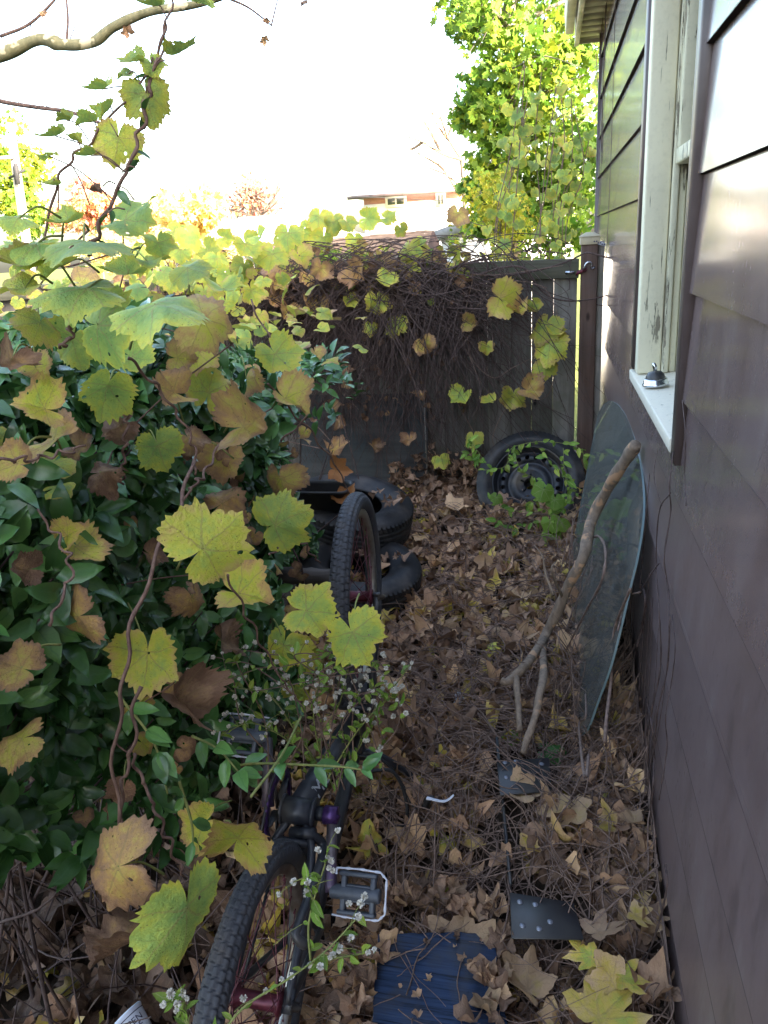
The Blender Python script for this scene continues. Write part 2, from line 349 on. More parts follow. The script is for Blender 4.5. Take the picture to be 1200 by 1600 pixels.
c = t.ramp(n, [(.38, (.006,.010,.022)), (.46, (.019,.036,.080)), (.66, (.032,.058,.125))]); c = t.mix(t.ramp(n, [(.64, (0,0,0)), (.70, (.8,.8,.8))]), c, (.06,.07,.10)); c = t.mix(t.ramp(n2, [(.47, (0,0,0)), (.68, (.75,.75,.75))]), c, (.055,.055,.06))
M['blue'] = t.done(t.bsdf(c, .7, 0, .25, t.bump(n, .3, .003)))
t = NT('clear_glass')
fr = t.nd('LayerWeight', {'Blend': .32}).outputs['Fresnel']
dirt = t.noise(t.coord((8, 8, 3)), 2.0, 5, .6); streak = t.noise(t.coord((3, 30, 30)), 1.0, 4)
gl = t.nd('BsdfGlossy', {'Color': (.88, .92, .89, 1), 'Roughness': .03}).outputs[0]
tr = t.nd('BsdfTransparent', {'Color': (.72, .745, .72, 1)}).outputs[0]
di = t.nd('BsdfDiffuse', {'Color': (.24, .24, .22, 1)}).outputs[0]
a_ = t.nd('MixShader', {0: t.math('MULTIPLY_ADD', fr, .55, .10, True), 1: tr, 2: gl}).outputs[0]
a_ = t.nd('MixShader', {0: t.math('MULTIPLY_ADD', t.math('MULTIPLY', dirt, streak), .8, .05, True), 1: a_, 2: di}).outputs[0]
M['glass'] = t.done(a_)
t = NT('glass_edge'); M['glassedge'] = t.done(t.bsdf((.15, .21, .215), .35, 0, .5))
t = NT('window_glass'); M['pane'] = t.done(t.bsdf((.03, .035, .04), .05, 0, .8))
t = NT('soil'); n = t.noise(t.coord(), 7, 8, .65); n2 = t.noise(t.coord(), .25, 3); g = t.nd('NewGeometry').outputs['Position']
c = t.ramp(n, [(.3, (.030,.022,.016)), (.7, (.085,.062,.045))])
yy = t.nd('SeparateXYZ', {0: g}).outputs[1]
lawn = t.ramp(n, [(.3, (.07,.10,.02)), (.7, (.16,.17,.05))])
c = t.mix(t.math('MULTIPLY_ADD', yy, 1.0, -6.0, True), c, lawn)
M['soil'] = t.done(t.bsdf(c, .95, 0, .1, t.bump(n, .8, .03)))
def brick_mat(name, a, b, mortar, sc_):
    t = NT(name); co = t.coord()
    k = t.nd('TexBrick', {'Vector': t.nd('Mapping', {'Vector': co, 'Rotation': (R_(90), 0, 0)}).outputs[0], 'Color1': (*a, 1), 'Color2': (*b, 1), 'Mortar': (*mortar, 1), 'Scale': sc_})
    return t.done(t.bsdf(k.outputs[0], .85))
M['brick'] = brick_mat('pink_brick', (.42,.17,.15), (.50,.22,.19), (.40,.24,.21), 5)
def shingle_mat():
    t = NT('old_brown_shingles'); n = t.noise(t.coord((3, 30, 30)), 1.0, 6, .7); n2 = t.noise(t.coord(), 6, 4)
    c = t.ramp(n, [(.3, (.14,.09,.065)), (.7, (.40,.29,.22))]); c = t.mix(t.ramp(n2, [(.5, (0,0,0)), (.7, (.6,.6,.6))]), c, (.12,.08,.06))
    return t.done(t.bsdf(c, .9, 0, .2, t.bump(n, .8, .02)))
M['shingle'] = shingle_mat()
# ------------------------------------------------------------------ ground
xs = np.unique(np.r_[np.linspace(-400, -6, 30), np.linspace(-6, 3, 180), np.linspace(3, 400, 30)])
ys = np.unique(np.r_[np.linspace(-300, -.5, 20), np.linspace(-.5, 7, 150), np.linspace(7, 40, 30), np.linspace(40, 900, 20)])
XX, YY = np.meshgrid(xs, ys); ZZ = gz(XX, YY) - .02
mb = MB(); nx_, ny_ = len(xs), len(ys); idx = np.arange(nx_*ny_).reshape(ny_, nx_)
mb.add(np.stack([XX, YY, ZZ], -1).reshape(-1, 3), np.stack([idx[:-1,:-1], idx[:-1,1:], idx[1:,1:], idx[1:,:-1]], -1).reshape(-1, 4))
tag(mb.build('ground', M['soil'], None, True), kind='structure')
# ------------------------------------------------------------------ house beside the path
WX = .30
HOUSE = thing('house', 'brown lap sided house with a peeling cream window, close on the right', 'house', (WX, 2, .1))
WIN_Y0, WIN_Y1, WIN_Z0, WIN_Z1 = 1.96, 2.84, 1.232, 2.74
YN, YF = -8.0, 5.87
EX = .24
zs_b = [1.7 - .138 - .24*k for k in range(8, -1, -1)] + [1.7 + .102 + .24*k for k in range(0, 8)]
mb = MB(); lip = MB(); Z_TOP = 2.95
def course(y0, y1, zb, zt):
    if zt - zb < .01: return
    k = max(2, int((y1-y0)/.25)); yy_ = np.linspace(y0, y1, k)
    V = []; VL = []
    full = EX
    for y in yy_:
        wv = .0010*math.sin(y*1.3 + zb*17)
        xb = WX - .002 + wv; xt = WX + .011*(zt-zb)/full + wv*.3
        V += [(xb, y, zb), (xb+(xt-xb)*.5, y, zb+(zt-zb)*.5), (xt, y, zt)]
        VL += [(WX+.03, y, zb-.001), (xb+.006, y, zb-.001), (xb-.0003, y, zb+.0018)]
    idx = np.arange(k*3).reshape(k, 3)
    lip.add(VL, np.stack([idx[:-1,:-1], idx[1:,:-1], idx[1:,1:], idx[:-1,1:]], -1).reshape(-1, 4))
    mb.add(V, np.stack([idx[:-1,:-1], idx[1:,:-1], idx[1:,1:], idx[:-1,1:]], -1).reshape(-1, 4), (0, random.random(), 0, 0))
for zb in zs_b:
    zt = min(zb + EX, Z_TOP)
    if zt <= WIN_Z0 - .04: course(YN, YF, zb, zt)
    else:
        course(YN, 1.863, zb, zt); course(3.0, YF, zb, zt)
        if zb < WIN_Z0 - .06: course(1.863, 3.0, zb, WIN_Z0 - .055)
SID = mb.build('siding', M['siding'], HOUSE, True); lip.build('butt_edges', M['butt'], SID)
mb = MB(); mb.box((WX+.032, YN, -.6), (WX+.05, WIN_Y0-.02, Z_TOP)); mb.box((WX+.032, WIN_Y1+.1, -.6), (WX+.05, YF-.02, Z_TOP)); mb.box((WX+.032, WIN_Y0-.02, -.6), (WX+.05, WIN_Y1+.1, WIN_Z0-.06))
mb.box((WX+.032, YF-.018, -.6), (8.2, YF-.001, Z_TOP)); mb.box((WX+.05, YN, -.6), (8.2, YN+.02, Z_TOP)); mb.box((8.18, YN+.02, -.6), (8.2, YF-.02, Z_TOP))
mb.build('wall', M['dark'], HOUSE)
mb = MB(); mb.box((WX-.012, YF-.006, .0), (WX+.05, YF+.022, Z_TOP)); mb.build('corner_trim', M['trim'], HOUSE)
# eaves and roof
ZS = 2.90
mb = MB()
for k, y in enumerate(np.arange(YN, YF+.12, .145)):
    mb.box((WX-.135, y+.003, ZS), (WX+.03, min(y+.142, YF+.12), ZS+.015), (0, random.random(), 0, 0))
mb.build('soffit', M['fascia'], HOUSE)
mb = MB(); mb.box((WX-.165, YN, ZS-.03), (WX-.137, YF+.15, ZS+.15)); mb.box((WX-.137, YF+.122, ZS-.02), (WX+.03, YF+.148, ZS+.15)); mb.build('fascia_board', M['fascia'], HOUSE)
mb = MB()
mb.hexa([(WX-.225, YN, ZS+.02), (WX-.175, YN, ZS+.02), (WX-.175, YF+.02, ZS+.02), (WX-.225, YF+.02, ZS+.02), (WX-.235, YN, ZS+.14), (WX-.168, YN, ZS+.14), (WX-.168, YF+.02, ZS+.14), (WX-.235, YF+.02, ZS+.14)])
mb.build('gutter', M['fascia'], HOUSE)
mb = MB(); xr, zr = 4.25, ZS + .17 + 4.0*.6
for (xa, za, xb, zb) in ((WX-.18, ZS+.155, xr, zr), (xr+.004, zr, 8.6, ZS+.1)):
    mb.hexa([(xa, YN-.2, za), (xb, YN-.2, zb), (xb, YF+.25, zb), (xa, YF+.25, za), (xa, YN-.2, za+.03), (xb, YN-.2, zb+.03), (xb, YF+.25, zb+.03), (xa, YF+.25, za+.03)])
mb.build('roof', M['roof'], HOUSE)
mb = MB()
for y in (YN+.03, YF-.05): mb.add([(WX+.03, y, Z_TOP), (8.2, y, Z_TOP), (xr, y, zr)], [(0, 1, 2)])
mb.build('gable', M['siding'], HOUSE)
# window
WIN = MB(); WIN.box((WX+.165, WIN_Y0, WIN_Z0), (WX+.175, WIN_Y1, WIN_Z1))
WINO = WIN.build('window', M['pane'], HOUSE)
mb = MB()
xa = WX - .010
mb.box((xa, 1.865, WIN_Z0-.065), (WX+.03, 1.935, Z_TOP))                        # near brown casing cover
mb.box((xa, 2.915, WIN_Z0-.005), (WX+.03, 2.998, Z_TOP))
mb.box((xa+.002, 1.935, WIN_Z1+.10), (WX+.03, 2.915, Z_TOP))
mb.build('outer_trim', M['trim'], WINO)
mb = MB()
mb.box((WX-.004, 2.84, WIN_Z0-.01), (WX+.075, 2.912, WIN_Z1+.1)); mb.box((WX-.004, 1.937, WIN_Z1+.012), (WX+.075, 2.84, WIN_Z1+.098))
bevel(mb.build('frame', M['cream'], WINO), .006)
mb = MB()
mb.box((WX+.077, 2.822, WIN_Z0-.005), (WX+.098, 2.90, WIN_Z1)); mb.box((WX+.10, 2.835, WIN_Z0-.005), (WX+.122, 2.90, WIN_Z1)); mb.box((WX+.124, 2.815, WIN_Z0-.005), (WX+.175, 2.90, WIN_Z1))
bevel(mb.build('jamb', M['creampeel'], WINO), .004)
mb = MB()
mb.box((WX+.083, 2.77, WIN_Z0+.70), (WX+.135, 2.816, WIN_Z1)); mb.box((WX+.080, 1.965, WIN_Z0+.655), (WX+.137, 2.816, WIN_Z0+.702))
bevel(mb.build('upper_sash', M['creampeel'], WINO), .006)
mb = MB(); mb.box((WX+.138, 1.965, WIN_Z0+.004), (WX+.163, 2.81, WIN_Z0+.07)); bevel(mb.build('lower_sash', M['creampeel'], WINO), .005)
mb = MB(); mb.hexa([(WX-.013, 1.937, WIN_Z0-.055), (WX+.165, 1.937, WIN_Z0-.055), (WX+.165, 2.99, WIN_Z0-.055), (WX-.013, 2.99, WIN_Z0-.055),
                    (WX-.015, 1.937, WIN_Z0-.016), (WX+.165, 1.937, WIN_Z0), (WX+.165, 2.99, WIN_Z0), (WX-.015, 2.99, WIN_Z0-.016)])
bevel(mb.build('sill', M['sill'], WINO), .005)
# ------------------------------------------------------------------ fence
FY = 4.72
FEN = thing('wooden_fence', 'weathered grey board fence with a mossy top rail across the end of the path', 'fence', (-.8, FY, .2))
mb = MB(); x = .145
FZ = P(830, 412, y=FY)[2]
while x > -4.2:
    wd = .118 + random.random()*.03
    if x - wd < -4.2: break
    top = FZ - .055 + random.uniform(-.006, .006)
    if x < -.75: top += random.uniform(-.02, .03) + .05
    o_ = random.uniform(-.004, .004)
    mb.box((x-wd, FY+o_, gz(x, FY)-.15), (x, FY+.02+o_, top), (0, random.random(), 0, 0))
    x -= wd + random.choice([.0004, .0007, .0014])
bevel(mb.build('board_panel', M['greywood'], FEN), .003, 1)
mb = MB()
a_, b_ = P(905, 404, y=FY-.05), P(560, 416, y=FY-.05)
mb.hexa([(a_[0], FY-.045, a_[2]-.105), (b_[0], FY-.045, b_[2]-.105), (b_[0], FY-.006, b_[2]-.105), (a_[0], FY-.006, a_[2]-.105), (a_[0], FY-.045, a_[2]), (b_[0], FY-.045, b_[2]), (b_[0], FY-.006, b_[2]), (a_[0], FY-.006, a_[2])], (0, .3, 0, 0))
mb.box((b_[0]-.004, FY-.045, b_[2]-.09), (-4.2, FY-.006, b_[2]+.0), (0, .6, 0, 0))
bevel(mb.build('top_rail', M['railwood'], FEN), .004)
mb = MB(); pa = P(909, 374, y=FY-.06); pb = P(935, 374, y=FY-.06); ZP = pa[2]
mb.box((pa[0], FY-.06, 0), (pb[0], FY+.04, ZP), (0, .35, 0, 0))
bevel(mb.build('post', M['brownwood'], FEN), .004)
mb = MB(); e = .008
mb.box((pa[0]-e, FY-.068, ZP-.03), (pb[0]+e, FY+.048, ZP+.012))
cx, cy = (pa[0]+pb[0])/2, FY-.01
q = [(pa[0]-e-.008, FY-.076, ZP+.012), (pb[0]+e+.008, FY-.076, ZP+.012), (pb[0]+e+.008, FY+.056, ZP+.012), (pa[0]-e-.008, FY+.056, ZP+.012)]
mb.add(q + [(cx-.02, cy-.02, ZP+.036), (cx+.02, cy-.02, ZP+.036), (cx+.02, cy+.02, ZP+.036), (cx-.02, cy+.02, ZP+.036)], [(3,2,1,0),(4,5,6,7),(0,1,5,4),(1,2,6,5),(2,3,7,6),(3,0,4,7)])
bevel(mb.build('post_cap', M['cap'], FEN), .003)
mb = MB(); s0 = P(937, 374, y=FY-.03); mb.box((pb[0]+.002, FY-.035, 0), (min(WX-.012, pb[0]+.058), FY-.012, s0[2]-.01), (0, .75, 0, 0))
bevel(mb.build('end_board', M['greywood'], FEN), .003)
mb = MB(); a1 = P(927, 376, y=FY-.066); a2 = P(946, 383, y=FY-.066); uu = _n(a2-a1); vvv = np.array([-uu[2], 0, uu[0]])
mb.slab([a1-vvv*.009, a2-vvv*.009, a2+vvv*.009, a1+vvv*.009], -.002)
strap = mb.build('strap_plate', M['white'], FEN)
mb = MB()
for k in range(6):
    c0 = a1 + (a2-a1)*(.1+.16*k) + np.array([0, -.0035, 0]) + vvv*(.003 if k % 2 else -.002)
    mb.add([c0 + .0045*(math.cos(t_)*uu + math.sin(t_)*vvv) for t_ in np.arange(8)*.785], [tuple(range(8))])
mb.build('hole', M['ink'], strap)
mb = MB(); l1 = P(915, 424, y=FY-.075); l2 = P(889, 426, y=FY-.06)
mb.slab([l1+(-.055,0,-.018), l1+(.0,-.004,.004), l1+(.004,0,.02), l1+(-.045,0,.006)], -.022)
lock = mb.build('padlock', M['red'], FEN)
mb = MB(); mb.tube(smooth_path([l1+(-.012,-.005,.008), l1+(.004,-.012,.045), l1+(.028,-.006,.045), l1+(.03,0,.012), l1+(.048,.012,.02)], 14), .0055, 6)
mb.build('shackle', M['chrome'], lock, True); mb = MB(); mb.box(l2+(-.02,0,-.006), l2+(.03,.004,.008)); mb.build('hasp', M['chrome'], FEN)
# ------------------------------------------------------------------ far yard
def extr(name, mat, pts, y0, y1, parent):
    k = len(pts); V = [(x, y0, z) for x, z in pts] + [(x, y1, z) for x, z in pts]
    mb = MB(); mb.add(V, [tuple(range(k)), tuple(range(k, 2*k))[::-1]] + [(i, k+i, k+(i+1) % k, (i+1) % k) for i in range(k)]); return mb.build(name, mat, parent)
gY = 20.0
gl_, gr_, gp = P(215, 402, y=gY), P(545, 379, y=gY), P(400, 338, y=gY+3)
GAR = thing('garage', 'low pale garage with a sunlit hip roof beyond the left of the fence', 'garage', (gp[0], gY+3, -.7))
mb = MB(); gz0 = -.8; ez = (gl_[2]+gr_[2])/2
mb.box((gl_[0]+.4, gY+.4, gz0), (gr_[0]-.4, gY+5.6, ez)); mb.build('wall', M['palewall'], GAR)
mb = MB(); rx0, rx1 = gp[0]-.4, gp[0]+.9
mb.add([(gl_[0], gY, ez), (gr_[0], gY, ez), (gr_[0], gY+6, ez), (gl_[0], gY+6, ez), (rx0, gY+3, gp[2]), (rx1, gY+3, gp[2])], [(0,1,5,4), (1,2,5), (2,3,4,5), (3,0,4), (3,2,1,0)])
mb.add([(gl_[0]-.02, gY-.02, ez-.14), (gr_[0]+.02, gY-.02, ez-.14), (gr_[0]+.02, gY-.02, ez), (gl_[0]-.02, gY-.02, ez)], [(0,1,2,3)])
t = NT('pale_roof'); M['paleroof'] = t.done(t.bsdf((.55,.54,.53), .8))
mb.build('roof', M['paleroof'], GAR)
mb = MB(); v0 = P(445, 350, y=gY+2.2); mb.box(v0-(.12,.12,.25), v0+(.12,.12,.03)); mb.build('roof_vent', M['trim'], GAR)
# two storey house
hY = 38.0
ha, hb = P(567, 308, y=hY), P(722, 297, y=hY)
HF = thing('distant_house', 'far house with pink brick under the eave and two white windows', 'house', ((ha[0]+hb[0])/2, hY, -.9))
brz = P(600, 318, y=hY)[2]; ev = P(645, 303, y=hY)[2]
mb = MB(); mb.box((ha[0], hY, -1.2), (hb[0], hY+8, brz)); mb.build('wall', M['palewall'], HF)  # lower brick painted pale for the sunlight bleaching it below the eave shadow
mb = MB(); mb.box((ha[0]+.02, hY+.02, brz), (hb[0]-.02, hY+7.9, ev)); mb.build('upper_wall', M['brick'], HF)
mb = MB(); mb.hexa([(ha[0]-.5, hY-.9, ev), (hb[0]+.5, hY-.9, ev), (hb[0]+.5, hY+8.6, ev), (ha[0]-.5, hY+8.6, ev), (ha[0]+.8, hY+3.6, ev+1.1), (hb[0]-.8, hY+3.6, ev+1.1), (hb[0]-.8, hY+4.2, ev+1.1), (ha[0]+.8, hY+4.2, ev+1.1)]); mb.build('roof', M['paleroof'], HF)
mb = MB(); mb.box((ha[0]-.52, hY-.95, ev-.10), (hb[0]+.52, hY-.90, ev+.05)); mb.build('eave_board', M['trim'], HF)
for (xa_, xb_) in ((602, 636), (681, 697)):
    w0, w1 = P(xa_, 305, y=hY), P(xb_, 319, y=hY)
    mb = MB(); mb.box((w0[0], hY-.10, w1[2]-.1), (w1[0], hY-.03, ev-.02)); wo = mb.build('window', M['palewall'], HF)
    mb = MB(); mid = (w0[0]+w1[0])/2
    mb.box((w0[0]+.12, hY-.13, w1[2]+.02), (mid-.04, hY-.105, ev-.14)); mb.box((mid+.04, hY-.13, w1[2]+.02), (w1[0]-.12, hY-.105, ev-.14)); mb.build('pane', M['pane'], wo)
# brown shingled shed just over the fence
sY = 7.2
SH = thing('shingled_shed', 'low shed with a sagging brown shingle roof showing just over the fence', 'shed', P(600, 420, y=sY)*(1, 1, 0))
mb = MB(); A = [P(395, 402, y=sY), P(672, 398, y=sY)]; B = [P(430, 384, y=sY+1.2), P(676, 360, y=sY+1.2)]
rows = 7
for k in range(rows):
    f0, f1 = k/rows, (k+1)/rows
    p0, p1 = A[0]+(B[0]-A[0])*f0, A[1]+(B[1]-A[1])*f0; q0, q1 = A[0]+(B[0]-A[0])*f1, A[1]+(B[1]-A[1])*f1
    n_ = 24; tt = np.linspace(0, 1, n_)[:, None]
    lo = p0+(p1-p0)*tt + np.c_[np.zeros(n_), -.02*np.ones(n_), .030+.012*rng.random(n_)]; hi = q0+(q1-q0)*tt + np.c_[np.zeros(n_), np.zeros(n_), .004+.006*rng.random(n_)]
    lo2 = lo - (0, 0, .035)
    V = np.concatenate([lo2, lo, hi]); I = np.arange(n_-1)
    mb.add(V, np.concatenate([np.stack([I, I+1, I+1+n_, I+n_], -1), np.stack([I+n_, I+1+n_, I+1+2*n_, I+2*n_], -1)]), (0, rng.random(), 0, 0))
mb.build('roof', M['shingle'], SH)
mb = MB(); mb.hexa([(A[0][0]+.1, sY+.1, 0), (A[1][0]-.1, sY+.1, 0), (B[1][0]-.1, sY+1.3, 0), (B[0][0]+.1, sY+1.3, 0), A[0]+(.1,.1,-.04), A[1]+(-.1,.1,-.04), B[1]+(-.1,.1,-.04), B[0]+(.1,.1,-.04)]); mb.build('wall', M['brownwood'], SH)
mb = MB(); r0 = P(660, 412, y=sY-.15); r1 = P(676, 358, y=sY-.1); r2 = P(700, 412, y=sY-.15)
mb.slab([r0, r2, r1], -.12); mb.build('rake_end', M['brownwood'], SH)
# pale garden shed with a sloping roof edge
kY = 11.0
k0, k1 = P(676, 368, y=kY), P(800, 330, y=kY)
KS = thing('garden_shed', 'white sunlit shed with a sloping grey roof edge behind the shrubs', 'shed', ((k0[0]+k1[0])/2, kY, -.3))
extr('wall', M['palewall'], [(k0[0]+.1, -.5), (k1[0]+.8, -.5), (k1[0]+.8, k1[2]+.14), (k0[0]+.1, k0[2]-.06)], kY+.1, kY+3, KS)
extr('roof', M['roof'], [(k0[0], k0[2]-.07), (k1[0]+.9, k1[2]+.16), (k1[0]+.9, k1[2]+.32), (k0[0], k0[2]+.05)], kY-.05, kY+3.2, KS)
# utility pole and wires
uY = 24.0
u0, u1 = P(14, 215, y=uY), P(40, 420, y=uY)
PO = thing('utility_pole', 'pale utility pole with a crossarm and dark fittings behind the left hedge', 'utility pole', (u1[0], uY, -.8))
mb = MB(); mb.tube([(u1[0], uY, -.9), (u0[0]+.1, uY, u0[2])], [.17, .13], 12); mb.build('pole_shaft', M['pole'], PO, True)
mb = MB(); c0 = P(12, 246, y=uY-.2); mb.box(c0-(.9,.06,.05), c0+(.2,.06,.05)); mb.build('crossarm', M['bark'], PO)
mb = MB(); c0 = P(26, 272, y=uY-.25); mb.lathe([(0,-.3),(.08,-.3),(.09,.2),(.05,.3),(0,.3)], c0, np.array([1,0,0.]), np.array([0,1.,0]), np.array([.1,0,.99]), 10); mb.tube([c0+(-.3,0,-.1), c0+(.3,0,.1)], .04, 6); mb.build('fitting', M['dark'], PO, True)
for k, (ya, yb) in enumerate(((229, 240), (280, 297))):
    mb = MB(); a_, b_ = P(18, ya, y=uY), P(560, yb+10, y=30.0)
    tt = np.linspace(-.3, 1.4, 30)[:, None]; pts = a_+(b_-a_)*tt; pts[:, 2] -= .5*np.sin(np.clip(tt[:, 0], 0, 1)*np.pi)
    tag(mb.tube(pts, .012, 4).build('power_line', M['dark']), ['thin upper wire crossing the sky from the utility pole', 'thin lower wire crossing just over the distant roofs'][k], 'wire', 'power lines')
# ------------------------------------------------------------------ bicycle, upside down
HUB = np.array([-.562, 1.063, 1.7-1.419])
bu = _n([.02567, .87536, .48279]); bw = _n([.999, -.0045, -.04495]); bv = np.cross(bw, bu); bw = np.cross(bu, bv)
def B(a, b, c=0.0): return HUB + a*bu + b*bv + c*bw
BIKE = thing('bicycle', 'black upside down bicycle with red spokes and purple cranks beside the hedge', 'bicycle', B(.3, -.5))
def tyre_mb(o, u, v, w_, R=.277, r=.0265, nt=1500, npH=44, tread=True):
    th = np.arange(nt)*2*np.pi/nt; ph = np.arange(npH)*2*np.pi/npH
    T, Q = np.meshgrid(th, ph, indexing='ij')
    rr = np.full_like(T, r)
    rr = rr*(1 + .0*Q)
    if tread:
        a = np.angle(np.exp(1j*Q))                       # 0 = outermost
        band = np.abs(a) < 1.35
        rowf = (a + 1.35)/2.7*5; row = np.floor(rowf); fr = np.abs(rowf-row-.5)
        ph_ = (T/(2*np.pi)*100 + .5*(row % 2) + .22*np.sin(a*3.0)); ft = np.abs(ph_ - np.floor(ph_) - .5)
        groove = ((fr > .41) | (ft > .41)) & band
        rr = rr - np.where(groove, .0034, 0) + np.where(band & ~groove, .0006, 0)
    V = o + ((R + rr*np.cos(Q))*np.cos(T))[..., None]*u + ((R + rr*np.cos(Q))*np.sin(T))[..., None]*v + (rr*np.sin(Q))[..., None]*w_
    idx = np.arange(nt*npH).reshape(nt, npH); i2 = np.roll(idx, -1, 0); j2 = np.roll(idx, -1, 1); k2 = np.roll(i2, -1, 1)
    mb = MB(); mb.add(V.reshape(-1, 3), np.stack([idx, i2, k2, j2], -1).reshape(-1, 4)); return mb
def wheel(o, u, v, w_, label, hubw):
    rim = MB()
    prof = [(.2565, .0135), (.2525, .0150), (.2415, .0130), (.2345, .0105), (.2325, 0), (.2345, -.0105), (.2415, -.0130), (.2525, -.0150), (.2565, -.0135), (.249, -.011), (.246, 0), (.249, .011)]
    rim.lathe(prof, o, u, v, w_, 96, closed=True)
    wh = rim.build('wheel', M['alloy'], BIKE, True); tag(wh, label)
    tyre_mb(o, u, v, w_).build('tyre', M['rubber'], wh, False)
    h = MB(); f_ = hubw*.36
    h.lathe([(0.0, -f_-.008), (.02, -f_-.006), (.024, -f_-.003), (.024, -f_), (.0165, -f_+.006), (.0165, f_-.006), (.024, f_), (.024, f_+.003), (.02, f_+.006), (0, f_+.008)], o, u, v, w_, 24)
    h.build('hub', M['red'], wh, True)
    a = MB(); a.tube([o - w_*(hubw*.5+.028), o + w_*(hubw*.5+.028)], .0048, 8)
    for s in (-1, 1):
        a.lathe([(0, s*(hubw*.5+.024)), (.0085, s*(hubw*.5+.024)), (.0095, s*(hubw*.5+.012)), (.0145, s*(hubw*.5+.011)), (.0145, s*(hubw*.5+.008)), (0, s*(hubw*.5+.008))], o, u, v, w_, 6)
    a.build('axle_nut', M['steel'], wh)
    s = MB()
    for k in range(36):
        side = 1 if k % 2 else -1; th = 2*np.pi*k/36; off = (.62 if (k//2) % 2 else -.62)
        p0 = o + .0215*(math.cos(th+off*1.6)*u + math.sin(th+off*1.6)*v) + side*(f_+.001)*w_
        p1 = o + .2345*(math.cos(th)*u + math.sin(th)*v) + side*.003*w_
        s.tube([p0, p1], .00115, 5, cap=False); s.tube([p1, p1+(o-p1)*.06], .0021, 5)
    s.build('spokes', M['spoke'], wh, True)
    return wh
st = -.081; u2 = bu*math.cos(st)+bw*math.sin(st); w2 = bw*math.cos(st)-bu*math.sin(st)
FH = HUB + 1.023*bu - .036*bv
wheel(HUB, bu, bv, bw, 'rear wheel with wide block tread tyre, nearest the camera', .125)
wheel(FH, u2, bv, w2, 'front wheel with block tread tyre, standing up in front of the old tyres', .10)
fr = MB()
BBc = B(.37, .035)
fr.tube([BBc-.038*bw, BBc+.038*bw], .030, 24)
fr.tube([BBc-.040*bw, BBc-.034*bw], .034, 24); fr.tube([BBc+.034*bw, BBc+.040*bw], .034, 24)
HT0, HT1 = B(.80, -.30), B(.765, -.41)
fr.tube([B(.38, .028), B(.795, -.315)], [.032, .028], 24)
ST = B(.235, -.37); fr.tube([B(.362, .02), ST], .0165, 14)
fr.tube([B(.245, -.33), B(.775, -.395)], .021, 14)
fr.tube([HT0, HT1], .024, 16)
for s in (-1, 1):
    fr.tube(smooth_path([B(.345, .03, s*.022), B(.29, .022, s*.046), B(.18, .012, s*.058), B(.0, 0, s*.062)], 16), .0095, 10)
    fr.tube(smooth_path([B(.0, 0, s*.062), B(.06, -.09, s*.055), B(.225, -.34, s*.022)], 12), .0085, 10)
    fr.tube([B(-.015, 0, s*.0625), B(.03, .004, s*.0625)], .013, 8, flat=.35)
fr.tube([B(.305, .022, -.045), B(.305, .022, .045)], .009, 8)
fr.box(B(.285,.012,-.03)-.012, B(.285,.012,-.03)+.012)
fr.build('frame', M['bikepaint'], BIKE, True)
FRM = bpy.data.objects['frame.001'] if 'frame.001' in bpy.data.objects and bpy.data.objects['frame.001'].parent == BIKE else [o for o in BIKE.children if o.name.startswith('frame')][0]
cu = bpy.data.curves.new('lettering', 'FONT'); cu.body = 'MON'; cu.size = .046; cu.extrude = .0006; cu.align_x = 'LEFT'
to = bpy.data.objects.new('lettering', cu); col.objects.link(to)
dg = bpy.context.evaluated_depsgraph_get(); tme = bpy.data.meshes.new_from_object(to.evaluated_get(dg)); bpy.data.objects.remove(to)
tv = np.array([v.co[:] for v in tme.vertices]); tf = [tuple(p.vertices) for p in tme.polygons]; bpy.data.meshes.remove(tme)
du = _n(B(.795, -.315)-B(.38, .028)); upn = _n(np.cross(bw, du)); 
if np.dot(upn, bv) < 0: upn = -upn
def wrap(tv, o, along, axis_r, n0, side, r):          # wrap lettering round a tube
    ang = (tv[:, 1]-.014)/r
    return o + tv[:, :1]*1.55*along + (r+.0012+tv[:, 2:3])*(np.cos(ang)[:, None]*n0 + np.sin(ang)[:, None]*side)
n0 = _n(EYE - B(.45, -.03)); n0 = _n(n0 - du*np.dot(n0, du)); n0 = _n(n0 + .75*bw); n0 = _n(n0 - du*np.dot(n0, du)); side = np.cross(n0, du)
if np.dot(side, bw) > 0: side = -side
mb = MB(); mb.add(wrap(tv, B(.38, .028)+.034*du, du, None, n0, side, .0318), tf); mb.build('lettering', M['decal'], FRM)
fk = MB()
for s in (-1, 1):
    fk.tube(smooth_path([B(.805, -.285, s*.045), B(.86, -.20, s*.050)*1, FH + s*.055*w2], 12), np.linspace(.015, .011, 12), 10)
    fk.tube([FH + s*.055*w2 - .01*bv, FH + s*.055*w2 + .016*bv], .013, 8, flat=.35)
fk.tube([B(.805, -.288, -.05), B(.805, -.288, .05)], .015, 10); fk.tube([HT1-(HT0-HT1)*.3, HT0], .0145, 12)
fk.build('fork', M['bikepaint'], BIKE, True)
hb_ = MB(); hbz = [B(.745, -.47, 0), B(.745, -.47, .05), B(.74, -.57, .14), B(.70, -.585, .22), B(.68, -.585, .33)]
hb_.tube(smooth_path([HUB+(p-HUB)-2*np.dot(p-HUB, bw)*bw for p in hbz[::-1]][:-1]+hbz, 40), .0115, 10); hb_.tube([B(.755, -.44), B(.742, -.49)], .017, 12)
HB = hb_.build('handlebar', M['bikepaint'], BIKE, True)
for s in (-1, 1):
    g_ = MB(); q0 = hbz[3]; q1 = hbz[4]
    if s < 0: q0, q1 = [p-2*np.dot(p-HUB, bw)*bw for p in (q0, q1)]
    g_.tube(smooth_path([q0, q1], 14), [.017+.0012*(k % 2) for k in range(14)], 12); g_.build('grip', M['dullplastic'], HB, True)
lv0 = P(668, 1250, y=1.83)
